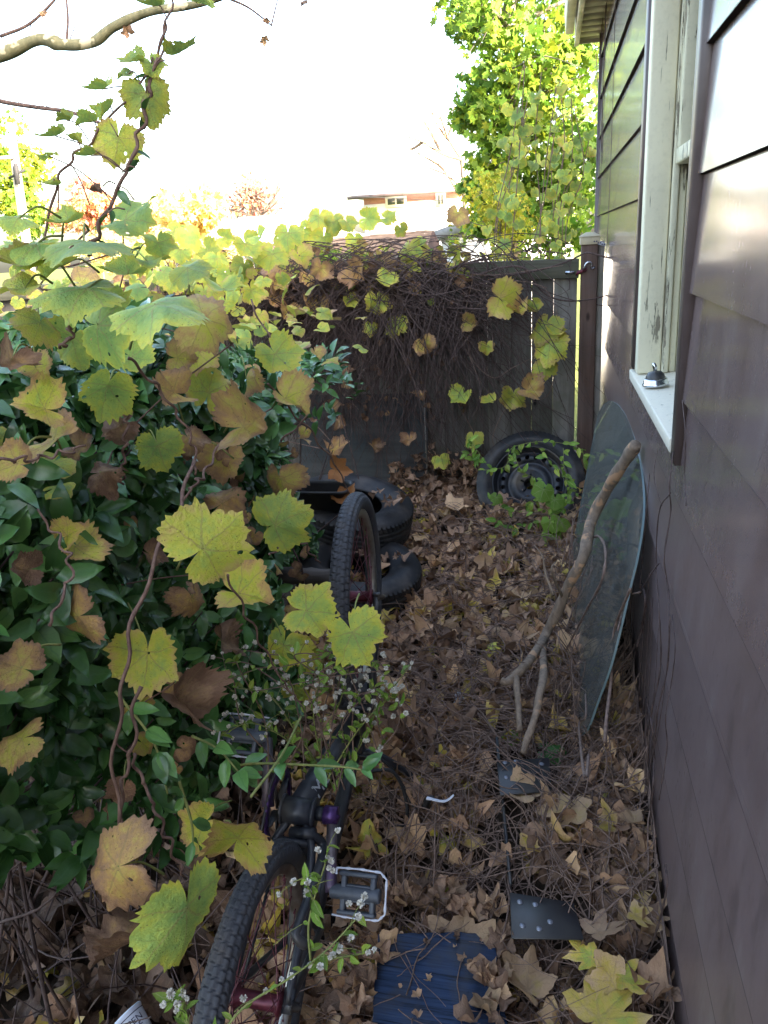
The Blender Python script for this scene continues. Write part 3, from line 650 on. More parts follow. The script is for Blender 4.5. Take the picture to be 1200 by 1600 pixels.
mb = MB(); mb.tube(smooth_path([P(664, 1262, y=1.83), lv0, P(678, 1246, y=1.83)], 8), [.010,.013,.010,.010,.009,.009,.008,.006], 10); mb.tube([P(668, 1250, y=1.83), P(672, 1282, y=1.87)], .010, 8)
LV = mb.build('brake_lever', M['dullplastic'], HB, True)
mb = MB(); mb.tube(smooth_path([P(667, 1247, y=1.815), P(676, 1249, y=1.81), P(690, 1252, y=1.80), P(700, 1250, y=1.81), P(709, 1242, y=1.82)], 14), np.r_[.007,.0065,.006,.0055,.005,.005,.0045,.0045,.0045,.004,.004,.004,.004,.003], 8, flat=.6); mb.build('lever_blade', M['reflector'], LV, True)
mb = MB(); mb.tube(smooth_path([P(575, 1205, y=1.8), P(612, 1205, y=1.82), P(632, 1240, y=1.82), P(635, 1285, y=1.8), P(612, 1290, y=1.78)], 26), .0052, 8)
mb.tube(smooth_path([P(560, 1180, y=1.85), P(600, 1190, y=1.87), P(628, 1225, y=1.87), P(648, 1262, y=1.83), P(664, 1262, y=1.83)], 26), .0045, 8); mb.build('brake_cable', M['dullplastic'], HB, True)
sm = MB()
for (a, b, c, ra, rc) in ((.17, -.50, 0, .12, .06),):
    n_ = 24; tt = np.linspace(-1, 1, 9); V = []
    prof = smooth_path([B(.30, -.49), B(.22, -.50), B(.12, -.505), B(.06, -.49)], 12); wd = np.interp(np.linspace(0, 1, 12), [0,.3,.6,.9,1], [.018,.028,.07,.072,.05])
    sm.tube(prof, wd, 14, flat=1.0)
sm.tube([ST, B(.205, -.49)], .0125, 10)
sm.build('seat', M['dullplastic'], BIKE, True)
cr = MB()
bossR = B(.37, .035, .078); cend = P(517, 1391, x=(B(.37,.035,.095))[0]); cdir = cend-bossR
cr.tube([BBc+.04*bw, BBc+.062*bw], .016, 14)
CK = cr.build('crank', M['steel'], BIKE, True)
mb = MB(); mb.tube([BBc+.060*bw, bossR+.012*bw], .021, 16); mb.tube([bossR, bossR+cdir*.12], [.020, .0125], 12); mb.build('crank_boss', M['purple'], CK, True)
mb = MB(); mb.tube([bossR+cdir*.08, bossR+cdir*.5, bossR+cdir*.93, bossR+cdir*1.03], [.0125, .0115, .014, .012], 12); mb.build('crank_arm', M['crank'], CK, True)
mb = MB(); bl = B(.37, .035, -.075); mb.tube([bl, bl-cdir+bw*-.01], [.015, .012], 12); mb.build('crank_arm', M['crank'], CK, True)
def pedal(o, ax, pn):       # ax = outward axle, pn = pedal normal
    ax = _n(ax); pn = _n(pn - ax*np.dot(pn, ax)); q = np.cross(pn, ax)
    L = lambda a, b, c: o + a*ax + b*q + c*pn
    mb = MB()
    mb.tube([L(-.012, 0, 0), L(.10, 0, 0)], .0155, 14)
    for s in (-1, 1):
        mb.hexa([L(.006, s*.034, -.010), L(.092, s*.034, -.010), L(.092, s*.043, -.010), L(.006, s*.043, -.010), L(.006, s*.034, .010), L(.092, s*.034, .010), L(.092, s*.043, .010), L(.006, s*.043, .010)])
    for a in (.012, .078):
        mb.hexa([L(a, -.036, -.009), L(a+.012, -.036, -.009), L(a+.012, .036, -.009), L(a, .036, -.009), L(a, -.036, .009), L(a+.012, -.036, .009), L(a+.012, .036, .009), L(a, .036, .009)])
    for s in (-1, 1): mb.hexa([L(.022, s*.008, -.006), L(.08, s*.008, -.006), L(.08, s*.018, -.006), L(.022, s*.018, -.006), L(.022, s*.008, .006), L(.08, s*.008, .006), L(.08, s*.018, .006), L(.022, s*.018, .006)])
    pd = mb.build('pedal', M['padmetal'], BIKE, False); bevel(pd, .003)
    mb = MB(); pts = [L(-.002, .034, 0), L(-.002, .047, 0), L(.05, .049, 0), L(.098, .047, 0), L(.112, .034, 0), L(.112, -.034, 0), L(.098, -.047, 0), L(.05, -.049, 0), L(-.006, -.047, 0)]
    pts2 = [pts[0]]
    for i in range(len(pts)-1):
        for k in range(1, 7): pts2.append(pts[i] + (pts[i+1]-pts[i])*k/6)
    mb.tube(pts2, [.0022 + (.0014 if (i % 4 == 1) else 0) for i in range(len(pts2))], 6)
    mb.build('pedal_cage', M['reflector'], pd)
pedal(bossR+cdir+bw*.012, bw + .10*bv, -np.asarray(ray(570, 1385))*1.0 + 300*_Z)
tag([o for o in BIKE.children if o.name.startswith('pedal')][-1], 'right pedal with glinting white cage, above the leaves')
pedal(bl-cdir-bw*.02, -bw, -np.asarray(ray(400, 1170)))
tag([o for o in BIKE.children if o.name.startswith('pedal')][-1], 'left pedal half hidden by hedge sprigs')
mb = MB(); co_ = B(.37, .035, -.05); rg = []
n_ = 72
for k in range(n_): rg.append(.088 + (.004 if k % 2 else -.002))
th = np.arange(n_)*2*np.pi/n_
V = [co_ + r_*(math.cos(t_)*bu + math.sin(t_)*bv) + s*.002*bw for s in (-1, 1) for r_, t_ in zip(rg, th)] + [co_ + .068*(math.cos(t_)*bu + math.sin(t_)*bv) + s*.002*bw for s in (-1, 1) for t_ in th]
I = np.arange(n_); J = (I+1) % n_
mb.add(V, np.concatenate([np.stack([I, J, J+n_, I+n_], 1), np.stack([I+n_, J+n_, J+3*n_, I+3*n_], 1), np.stack([J, I, I+2*n_, J+2*n_], 1), np.stack([I+3*n_, J+3*n_, J+2*n_, I+2*n_], 1)]))
mb.build('chainring', M['purple'], BIKE); mb = MB()
for k in range(5): t_ = k*1.2566; mb.tube([co_+.012*(math.cos(t_)*bu+math.sin(t_)*bv), co_+.072*(math.cos(t_)*bu+math.sin(t_)*bv)], [.012, .007], 8, flat=.3)
mb.build('chainring_spider', M['steel'], BIKE)
mb = MB(); oc = -.052; pts = []
for t_ in np.linspace(-1.45, 1.45, 22): pts.append(B(.37, .035, oc) + .092*(math.cos(t_)*bu + math.sin(t_)*bv))
for t_ in np.linspace(1.55, 4.75, 12): pts.append(B(0, 0, oc) + .036*(math.cos(t_)*bu + math.sin(t_)*bv))
pts = np.array(pts + pts[:1]); dl = np.r_[0, np.cumsum(np.linalg.norm(np.diff(pts, axis=0), axis=1))]; tt = np.arange(0, dl[-1], .0127/2)
pts = np.stack([np.interp(tt, dl, pts[:, i]) for i in range(3)], 1)
mb.tube(pts, [.0046 if k % 2 else .0030 for k in range(len(pts))], 6); mb.build('chain', M['steel'], BIKE)
ks = MB(); k0_ = B(.325, .035, .035)
ks.tube(smooth_path([k0_, P(505, 1330, x=k0_[0]+.03), P(468, 1440, x=k0_[0]+.045), P(462, 1462, x=k0_[0]+.048), P(478, 1478, x=k0_[0]+.066)], 22), np.r_[np.linspace(.012, .0085, 17), .009, .0095, .0105, .0105, .009], 10)
ks.tube([B(.325, .02, -.01), k0_+.012*bw], .014, 10); ks.build('kickstand', M['bikepaint'], BIKE, True)
# ------------------------------------------------------------------ car tyres
def car_tyre(o, ax, R=.30, wd=.195, rin=.19, nt=360, name='tyre', mat='oldrubber', parent=None):
    ax = _n(ax); a = np.array([0, 0, 1.]) if abs(ax[2]) < .9 else np.array([1., 0, 0]); u = _n(np.cross(a, ax)); v = np.cross(ax, u)
    h = wd/2; prof = []
    for t_ in np.linspace(0, 1, 9): prof.append((rin + (R-.028-rin)*t_, h*(.72 + .34*math.sin(t_*2.5))))
    sh = prof[-1][1]; prof += [(R-.012, sh*.93), (R-.004, sh*.80)]
    tread = np.linspace(.74, -.74, 44)
    for s in tread:
        g_ = min(abs(s-c) for c in (-.42, -.14, .14, .42)) < .045
        prof.append((R - (.008 if g_ else 0) - .006*s*s, h*s))
    prof += [(r_, -z_) for r_, z_ in prof[:11][::-1]]
    prof += [(rin-.012, -h*.62), (rin+.01, -h*.5), (rin+.05, -h*.75), (R-.03, -h*.6), (R-.02, 0), (R-.03, h*.6), (rin+.05, h*.75), (rin+.01, h*.5), (rin-.012, h*.62)]
    prof = np.array(prof); k = len(prof); th = np.arange(nt)*2*np.pi/nt
    RR = np.repeat(prof[:, :1], nt, 1)
    for i in range(11, 11+44):                     # sipes across the tread shoulders
        s = tread[i-11]
        if abs(s) > .45: RR[i] -= np.where((np.arange(nt)+int(abs(s)*9)) % 5 == 0, .006, 0)
    V = o + (RR*np.cos(th))[..., None]*u + (RR*np.sin(th))[..., None]*v + prof[:, 1][:, None, None]*ax
    idx = np.arange(k*nt).reshape(k, nt); ii = np.roll(idx, -1, 0); nx = np.roll(idx, -1, 1); nn_ = np.roll(ii, -1, 1)
    mb = MB(); mb.add(V.reshape(-1, 3), np.stack([idx, nx, nn_, ii], -1).reshape(-1, 4)); return mb.build(name, M[mat], parent, True), u, v, ax
t1, *_ = car_tyre(np.array([*P(560, 905, y=3.28)[:2], .21]), (.16, -.10, 1), .30, .20, .155)
tag(t1, 'worn black car tyre flat on the leaves, lower of the pair behind the bicycle', 'tyre', 'old tyres dumped behind the bicycle')
t2, *_ = car_tyre(np.array([*P(552, 806, y=3.66)[:2], .405]), (.22, -.12, 1), .31, .19, .155)
tag(t2, 'black car tyre tilted on top of the pair behind the bicycle', 'tyre', 'old tyres dumped behind the bicycle')
# spare wheel leaning on the fence
so = P(829, 757, y=4.42); sax = _n([-.06, -1, .62])
SP = thing('spare_wheel', 'car wheel with black steel rim leaning on the fence, overgrown by a green creeper', 'car wheel', (so[0], so[1], .2))
_, su, sv, sax = car_tyre(so, sax, .315, .15, .215, name='tyre', mat='oldrubber', parent=SP)
mb = MB()
prof = [(.218, .062), (.213, .070), (.208, .058), (.200, .045), (.195, .018), (.188, .010)] + [(r_, .012 + .014*math.sin((.188-r_)/.058*3.14)) for r_ in np.linspace(.186, .132, 26)] + [(.128, .010), (.112, .020), (.095, .032), (.078, .028), (.060, .020), (.038, .020), (.034, .016), (.033, -.03)]
n_ = 480; k = len(prof); drop = np.zeros((k-1, n_), bool); thc = (np.arange(n_)+.5)*2*np.pi/n_
for i in range(k-1):
    rm = (prof[i][0]+prof[i+1][0])/2
    for hk in range(20):
        hr, ha_ = .160, (hk+.5)*2*np.pi/20
        d2 = (rm*np.cos(thc)-hr*math.cos(ha_))**2 + (rm*np.sin(thc)-hr*math.sin(ha_))**2; drop[i] |= d2 < .0135**2
    for hk in range(5):
        ha_ = hk*2*np.pi/5+.3
        d2 = (rm*np.cos(thc)-.055*math.cos(ha_))**2 + (rm*np.sin(thc)-.055*math.sin(ha_))**2; drop[i] |= d2 < .0075**2
mb.lathe(prof, so, su, sv, sax, n_, drop=drop); rim = mb.build('steel_rim', M['steel'], SP, True)
mb = MB(); mb.lathe([(.205, .03), (.19, -.06), (.12, -.065), (0, -.065)], so, su, sv, sax, 48); mb.build('barrel', M['dark'], rim, True)
# plywood sheet
mb = MB(); q = [P(668, 775, y=4.58), P(466, 775, y=4.58), P(468, 618, y=4.66), P(668, 614, y=4.66)]; q[0][2] = q[1][2] = .12
mb.slab(q, .012); bevel(tag(mb.build('plywood_sheet', M['ply']), 'grey weathered plywood sheet standing against the fence behind the tyres', 'board'), .002)
mb = MB(); mb.box(P(668, 775, y=4.56)*(1,1,0)+(0,0,.10), P(663.5, 614, y=4.578)); tag(mb.build('batten', M['greywood']), 'thin pale upright batten at the right edge of the plywood sheet', 'batten')
# black tub
tb = P(508, 778, y=3.50); TX = np.array([1., 0, 0]); TY = np.array([0, 1., 0]); TZ = _n([.05, -.25, 1])
mb = MB(); sq = lambda r_, z_: [tb + .82*r_*(1.25*math.copysign(abs(math.cos(t_))**.35, math.cos(t_))*TX + math.copysign(abs(math.sin(t_))**.35, math.sin(t_))*TY*.9) + z_*TZ for t_ in np.arange(40)*2*np.pi/40]
V = []; prf = [(.10, -.16), (.125, .05), (.14, .052), (.14, .068), (.128, .07), (.12, .05), (.098, -.14), (.001, -.14)]
for r_, z_ in prf: V += sq(r_, z_)
idx = np.arange(len(V)).reshape(len(prf), 40); nx = np.roll(idx, -1, 1)
mb.add(V, np.stack([idx[:-1], nx[:-1], nx[1:], idx[1:]], -1).reshape(-1, 4)); tag(mb.build('plastic_tub', M['plastic'], None, True), 'open black plastic tub with rounded rim resting on the old tyres', 'tub')
# log
mb = MB(); lp = smooth_path([P(425, 897, y=2.75), P(470, 900, y=2.72), P(530, 903, y=2.70)], 12); mb.tube(lp, .034+.003*np.sin(np.arange(12)*2.), 12); tag(mb.build('log', M['log'], None, True), 'short dark weathered log lying behind the front bicycle wheel', 'log')
# glass sheet
px_g = [(905,1150),(893,1075),(887,1000),(888,900),(905,800),(930,668),(939,638),(950,627),(962,630),(977,648),(990,680),(1000,725),(1005,775),(1003,820),(995,870),(983,920),(968,985),(952,1045),(932,1100),(918,1138)]
A0 = np.array([.10, 0, .12]); gnrm = _n(np.array([1, 0, -.185/.78]))
def on_glass(px, py, off=0):
    r = ray(px, py); t_ = np.dot(A0 + gnrm*off - EYE, gnrm)/np.dot(r, gnrm); return EYE + r*t_
pg = np.array([on_glass(*p) for p in px_g]); pg = smooth_path(np.vstack([pg, pg[:1]]), 90)[:-1]
mb = MB(); k = len(pg); th_ = .006; V = np.concatenate([pg, pg+gnrm*th_])
mb.add(V, [tuple(range(k))[::-1], tuple(range(k, 2*k))]); GL = mb.build('glass_sheet', M['glass'])
tag(GL, 'dusty clear glass sheet with a curved edge leaning on the brown house wall', 'glass sheet')
mb = MB(); mb.add(np.concatenate([pg-gnrm*.0004, pg+gnrm*(th_+.0004)]), [(i, (i+1) % k, k+(i+1) % k, k+i) for i in range(k)]); mb.build('glass_edge', M['glassedge'], GL)
# fallen branch leaning on the glass
def glassy(px, py, clear): return on_glass(px, py, -clear)
NB = 110; bp = [glassy(993, 695, .035), glassy(965, 738, .05), glassy(930, 800, .07), glassy(910, 870, .09), glassy(880, 935, .11), glassy(850, 1000, .14), P(848, 1060, y=2.26), P(838, 1110, y=2.14), P(818, 1176, y=2.02)]
BR = thing('branch', 'broken tree branch with patches of bare orange wood leaning across the glass sheet', 'branch', bp[-1])
mb = MB(); pth = smooth_path(bp, NB); tt = np.linspace(0, 1, NB)
rad = np.interp(tt, [0, .03, .35, .6, .75, 1], [.017, .021, .020, .018, .013, .010])*(1+.07*np.sin(tt*61)+.05*np.sin(tt*23+1))
pth[:, 0] += .0025*np.sin(tt*37); pth[:, 2] += .003*np.sin(tt*29+1); mb.tube(pth, rad, 20, rough=.045); mb.build('limb', M['branch'], BR, True)
mb = MB(); f0 = bp[5]; mb.tube(smooth_path([f0, P(825, 1035, y=2.38), P(800, 1060, y=2.3), P(790, 1066, y=2.27), P(783, 1062, y=2.27)], 18), np.linspace(.017, .011, 18), 10)
mb.tube(smooth_path([P(806, 1056, y=2.31), P(810, 1100, y=2.20), P(812, 1142, y=2.10)], 10), np.linspace(.012, .009, 10), 8); mb.build('fork', M['branch'], BR, True)
mb = MB(); mb.tube(smooth_path([P(865, 930, y=2.55), P(852, 895, y=2.6), P(848, 870, y=2.62), P(835, 852, y=2.65)], 14), np.linspace(.006, .002, 14), 6)
mb.tube(smooth_path([bp[4], P(862, 893, y=2.58), P(868, 878, y=2.6)], 10), np.linspace(.006, .002, 10), 6); mb.build('twig', M['branch'], BR, True)
mb = MB(); mb.tube(smooth_path([glassy(920, 845, .05), glassy(935, 838, .06), glassy(946, 860, .07), glassy(941, 905, .07), glassy(918, 950, .06), glassy(900, 985, .05), glassy(885, 1015, .05)], 36), np.linspace(.005, .003, 36)*(1+.3*np.sin(np.arange(36)*1.7)), 7)
tag(mb.build('curved_twig', M['deadstem'], None, True), 'thin hooked twig curling over the glass sheet below the branch', 'twig')
# black riveted metal frame
MF = thing('metal_frame', 'black angle bar with two riveted plates lying flat in the leaves by the wall', 'metal frame', G(785, 1330))
zf = .02
def onz(px, py, z): return P(px, py, z=z)
EXCL = []; b0, b1 = G(777, 1195)+(0,0,.105), G(798, 1420)+(0,0,.092); EXCL.append((min(b0[0], b1[0])-.02, max(b0[0], b1[0])+.03, b1[1], b0[1]))
mb = MB(); sd = _n(np.cross(b1-b0, [0,0,1]))*.004
mb.hexa([b0-sd-(0,0,.05), b1-sd-(0,0,.05), b1+sd-(0,0,.05), b0+sd-(0,0,.05), b0-sd, b1-sd, b1+sd, b0+sd]); mb.build('bar', M['plastic'], MF)
for pxs, rv in ((((776,1190),(858,1186),(862,1238),(781,1244)), ((789,1194),(806,1192),(791,1217),(846,1196))), (((796,1396),(896,1412),(912,1470),(799,1468)), ((812,1412),(836,1416),(816,1449),(859,1443),(842,1454)))):
    c4 = [G(*p) for p in pxs]; zc = np.mean([c[2] for c in c4])+.075; EXCL.append((min(c[0] for c in c4), max(c[0] for c in c4), min(c[1] for c in c4), max(c[1] for c in c4)))
    q = [onz(*p, zc + (.012 if i in (0, 3) else -.004)) for i, p in enumerate(pxs)]
    mb = MB(); mb.slab(q, -.005)
    pl_ = bevel(mb.build('plate', M['plastic'], MF), .0015, 1)
    nn0 = _n(np.cross(q[1]-q[0], q[3]-q[0])); nn0 = nn0 if nn0[2] > 0 else -nn0
    for (rx, ry) in rv:
        r = ray(rx, ry); t_ = np.dot(q[0]-EYE, nn0)/np.dot(r, nn0); c0 = EYE + r*t_ + nn0*.0055
        uu_ = _n(np.cross(nn0, [0, 1, 0])); vv_ = np.cross(nn0, uu_)
        mb = MB(); mb.lathe([(.0075, -.002), (.0075, .0008), (.006, .0024), (.0, .003)], c0, uu_, vv_, nn0, 14); mb.build('rivet', M['rivet'], pl_, True)
# blue board
q = [P(592, 1466, z=.055), P(772, 1462, z=.055)]; q += [P(800, 1660, z=.015), P(578, 1660, z=.015)]
mb = MB(); q = [np.array(p) for p in q]; e_ = []
for i in range(4):
    a_, b_ = q[i], q[(i+1) % 4]
    for f_ in np.linspace(0, 1, 18)[:-1]: e_.append(a_+(b_-a_)*f_ + np.array([rng.normal(0, .0016), rng.normal(0, .0022), 0]))
mb.slab(e_, .016); BB_ = mb.build('blue_board', M['blue']); bevel(BB_, .003); tag(BB_, 'blue painted rough board lying on the leaves beside the bicycle', 'board')
# cup
cpo = P(200, 1590, z=.075); cax = _n(ROT @ np.array([-.66, -.60, .30])); a = np.array([0, 0, 1.]); cu_ = _n(np.cross(a, cax)); cv_ = np.cross(cax, cu_)
mb = MB(); mb.lathe([(0, -.085), (.026, -.085), (.036, .0), (.0375, .003), (.0385, .006), (.037, .009), (.0345, .006), (.025, -.08), (0, -.08)], cpo, cu_, cv_, cax, 48)
CUP = mb.build('paper_cup', M['white'], None, True); tag(CUP, 'white cup with dark blue lettering lying in the leaves at the bottom edge', 'cup')
cu = bpy.data.curves.new('lettering', 'FONT'); cu.body = 'OPEN\nORE'; cu.size = .021; cu.space_line = .8; cu.extrude = .0002; cu.align_x = 'CENTER'
to = bpy.data.objects.new('lettering', cu); col.objects.link(to); dg = bpy.context.evaluated_depsgraph_get(); tme = bpy.data.meshes.new_from_object(to.evaluated_get(dg)); bpy.data.objects.remove(to)
tv = np.array([v.co[:] for v in tme.vertices]); tf = [tuple(p.vertices) for p in tme.polygons]; bpy.data.meshes.remove(tme)
tow = _n(EYE-cpo - cax*np.dot(EYE-cpo, cax)); tsd = np.cross(cax, tow); ang = tv[:, 0]/.034
zz = tv[:, 1]*.9-.024; rr_ = .036+(zz)*.118+.0008+tv[:, 2]
mb = MB(); mb.add(cpo + rr_[:, None]*(np.cos(ang)[:, None]*tow + np.sin(ang)[:, None]*tsd) + zz[:, None]*cax, tf); mb.build('lettering', M['ink'], CUP)
mb = MB(); mb.lathe([(.0362,-.004),(.0364,-.002)], cpo, cu_, cv_, cax, 48); mb.build('rim_line', M['ink'], CUP)
# bell on the window sill
bc = P(1027, 557, x=WX+.03); bc[2] = WIN_Z0-.006; nz_ = _n([-.09, 0, 1]); ux = np.array([1., 0, .09]); uy = np.array([0, 1., 0])
BL = thing('bell', 'small chrome rimmed black bell standing on the white window sill', 'bell', bc)
s_ = .9
mb = MB(); mb.lathe([(0, 0), (.042*s_, 0), (.045*s_, .004), (.045*s_, .008), (.041*s_, .010), (.041*s_, .020), (.036*s_, .024), (0, .024)], bc, ux, uy, nz_, 40); mb.build('ring', M['chrome'], BL, True)
mb = MB(); mb.lathe([(.034*s_, .023), (.031*s_, .034), (.022*s_, .044), (0, .047)], bc, ux, uy, nz_, 40); mb.build('dome', M['plastic'], BL, True)
mb = MB(); mb.tube(smooth_path([bc+nz_*.044, bc+nz_*.058+(0,-.003,0), bc+nz_*.072+(-.004,0,0)], 8), [.007,.006,.006,.007,.007,.007,.006,.004], 8); mb.build('knob', M['chrome'], BL, True)
# crumpled white scrap
wc = G(716, 1103); mb = MB(); nn_ = 14
th = np.linspace(0, np.pi, nn_); ph = np.arange(20)*2*np.pi/20; T, Q = np.meshgrid(th, ph, indexing='ij'); rr_ = .02*(1+.35*np.sin(T*5+Q*3)+.2*np.sin(Q*7))
V = wc + (0, 0, .02) + np.stack([rr_*np.sin(T)*np.cos(Q)*.8, rr_*np.sin(T)*np.sin(Q), 1.35*rr_*np.cos(T)], -1); idx = np.arange(nn_*20).reshape(nn_, 20); nx = np.roll(idx, -1, 1)
mb.add(V.reshape(-1, 3), np.stack([idx[:-1], idx[1:], nx[1:], nx[:-1]], -1).reshape(-1, 4)); tag(mb.build('plastic_scrap', M['white'], None, True), 'crumpled whitish plastic scrap in the middle of the leafy path', 'plastic scrap')
# ------------------------------------------------------------------ leaf templates
def outline(th, kind):
    # th measured from the tip, symmetric
    a = abs(th); k = np.degrees(a)
    if kind == 'grape': r = np.interp(k, [0, 10, 24, 33, 44, 54, 68, 80, 96, 110, 130, 150, 166, 176, 180], [1.0, .90, .82, .78, .88, .93, .82, .76, .80, .80, .70, .60, .48, .14, .04])
    elif kind == 'maple': r = np.interp(k, [0, 8, 20, 28, 42, 50, 62, 78, 86, 100, 112, 130, 150, 170, 180], [1.0, .78, .66, .42, .78, .95, .76, .46, .44, .62, .66, .42, .30, .22, .06])
    elif kind == 'plane': r = np.interp(k, [0, 10, 22, 32, 46, 54, 66, 84, 92, 104, 116, 132, 150, 170, 180], [1.0, .80, .70, .60, .84, .94, .80, .62, .60, .70, .72, .55, .44, .32, .06])
    return r
def scrap(seed):
    g = np.random.default_rng(seed+500); ph = g.uniform(0, 6.28, 6); am = g.uniform(.08, .22, 6)
    return lambda th: np.clip(.72 + sum(am[i]*np.sin((i+1)*th+ph[i]) for i in range(6)), .15, 1.2)
def leaf_tpl(kind, N=56, rings=(.33, .66, 1.0), teeth=26, ta=.05, curl=0.0, fold=0.0, wave=0.0, wk=3, crumple=0.0, seed=0, droop=0.0):
    g = np.random.default_rng(seed); th = np.linspace(-np.pi, np.pi, N, endpoint=False)
    r = outline(th, kind) if kind not in ('scrap', None) else scrap(seed)(th)
    r = np.array([float(x) for x in r]); tp_ = th/(2*np.pi)*teeth + .42*np.sin(th*3+seed*2.1)+.3*np.sin(th*7+seed); saw = np.abs((tp_ % 1)-.5)*2; amp = .45+1.1*np.abs(np.sin(np.floor(tp_)*12.9898+seed))
    r = r*(1 + ta*amp*(saw-.4)) * (1+.018*g.normal(size=N))*(1+.06*np.sin(th*2+seed)+.05*np.sin(th*3+seed*1.7))
    V = [(0, 0)]; rd = [0.0]
    for q in rings:
        for t_, rr in zip(th, r): V.append((rr*q*math.sin(t_), rr*q*math.cos(t_))); rd.append(q)
    V = np.array(V); rd = np.array(rd); x, y = V[:, 0], V[:, 1]; R2 = x*x+y*y; an = np.arctan2(x, y)
    z = curl*R2 + fold*np.abs(x) + wave*R2*np.sin(an*wk+seed) - droop*np.clip(y, 0, 2)**2
    z += .035*np.abs(np.sin(an*2.5))*np.sqrt(R2)                    # puffed between ribs
    if crumple:
        z += crumple*(np.sin(x*5+seed)*np.cos(y*4-seed)+.6*np.sin(x*9-y*7+seed*2))*np.sqrt(R2)
        y = y - crumple*.6*np.abs(y)*rd
    Fc = []
    b = 1
    for i in range(N): Fc.append((0, b+i, b+(i+1) % N))
    Fq = []
    for k in range(len(rings)-1):
        b0 = 1+k*N; b1 = b0+N
        for i in range(N): j = (i+1) % N; Fq.append((b0+i, b1+i, b1+j)); Fq.append((b0+i, b1+j, b0+j))
    return np.stack([x, y, z], 1), np.array(Fc+Fq), np.stack([V[:, 0], V[:, 1], np.zeros(len(V))], 1), rd
def simple_leaf(wd=.42, fold=.25, droop=.25, n=5):
    # pointed oval, petiole at 0, tip at 1
    ys = np.linspace(0, 1, n); hw = wd*.5*np.sin(np.pi*ys**.85)**.8; V = []; L = []; rd = []
    for y, h in zip(ys, hw):
        for s in (-1, 0, 1): V.append((s*h, y, abs(s)*h*fold*2 - droop*y*y)); L.append((s*h*.8, y, 0)); rd.append(abs(s)*.8)
    Fc = []
    for i in range(n-1):
        for k in range(2): a = i*3+k; Fc += [(a, a+1, a+4), (a, a+4, a+3)]
    return np.array(V), np.array(Fc), np.array(L), np.array(rd)
def put(mb, tpl, O, Rm, S, age, rnd=None):
    V, Fc, L, rd = tpl; O = np.atleast_2d(O); k = len(O); n = len(V)
    S = np.broadcast_to(S, (k,)); age = np.broadcast_to(age, (k,)); rnd = rng.random(k) if rnd is None else np.broadcast_to(rnd, (k,))
    W = O[:, None, :] + S[:, None, None]*np.einsum('kij,nj->kni', Rm, V)
    C = np.zeros((k, n, 4)); C[..., 0] = age[:, None]; C[..., 1] = rnd[:, None]; C[..., 2] = rd[None]
    mb.add(W.reshape(-1, 3), (Fc[None] + (np.arange(k)*n)[:, None, None]).reshape(-1, Fc.shape[1]), C.reshape(-1, 4), np.broadcast_to(L, (k, n, 3)).reshape(-1, 3))
def frames(t, n):
    # t tip directions, n normals -> matrices with columns x, tip, normal
    t = np.atleast_2d(t).astype(float); n = np.broadcast_to(n, t.shape).astype(float)
    t = t/np.linalg.norm(t, axis=1)[:, None]; n = n - t*np.sum(t*n, 1)[:, None]; n = n/(np.linalg.norm(n, axis=1)[:, None]+1e-9); x = np.cross(t, n)
    return np.stack([x, t, n], -1)
def rvec(k): v = rng.normal(size=(k, 3)); return v/np.linalg.norm(v, axis=1)[:, None]
CAMD = lambda p: (EYE-p)/np.linalg.norm(EYE-p)
G_T = [leaf_tpl('grape', 132, (.3, .6, .85, 1), 25, .11, c, f, w_, 3, cr, i) for i, (c, f, w_, cr) in enumerate([(-.16, -.2, .14, .035), (-.30, -.08, .18, .05), (.2, .34, .18, .04), (-.12, .3, .28, .06), (-.5, -.35, .22, .07), (.16, .65, .28, .08)])]
G_DRY = [leaf_tpl('grape', 110, (.3, .6, .85, 1), 24, .11, c, f, w_, 3, cr, 20+i) for i, (c, f, w_, cr) in enumerate([(.2, .45, .3, .16), (-.4, -.35, .32, .18), (.4, .7, .35, .2)])]
G_S = [leaf_tpl('grape', 26, (.55, 1), 13, .08, c, f, w_, 3, cr, 40+i) for i, (c, f, w_, cr) in enumerate([(-.2, -.15, .1, .0), (.15, .3, .12, .02), (-.3, .2, .15, .05), (.2, .5, .2, .08)])]
L_T = [leaf_tpl(kd, 30, (.4, .75, 1), 11, .04, c, f, w_, 3, cr, 60+i) for i, (kd, c, f, w_, cr) in enumerate([('plane', .3, .2, .3, .14), ('plane', -.4, .2, .3, .16), ('plane', .45, .5, .3, .18), ('plane', .7, .1, .4, .2), ('scrap', -.4, .7, .4, .2), ('plane', .2, .9, .4, .22), ('plane', .5, -.6, .45, .24), ('scrap', .5, .4, .4, .2), ('scrap', .9, -.5, .4, .25), ('scrap', -.6, .8, .5, .25), ('scrap', .3, 1.1, .4, .2), ('plane', 1.0, .8, .5, .3)])]
L_H = [leaf_tpl(kd, 72, (.25, .5, .75, 1), 36, .06, c, f, w_, 3, cr, 80+i) for i, (kd, c, f, w_, cr) in enumerate([('plane', .10, .05, .12, .03), ('maple', .12, .1, .12, .03), ('plane', .2, .45, .2, .07)])]
E_T = [simple_leaf(.46, .25, .25), simple_leaf(.50, .15, .45), simple_leaf(.42, .35, .1)]
M_T = [leaf_tpl('maple', 14, (1.0,), 1, 0, -.2, .1, .1, 3, 0, 100+i) for i in range(2)]
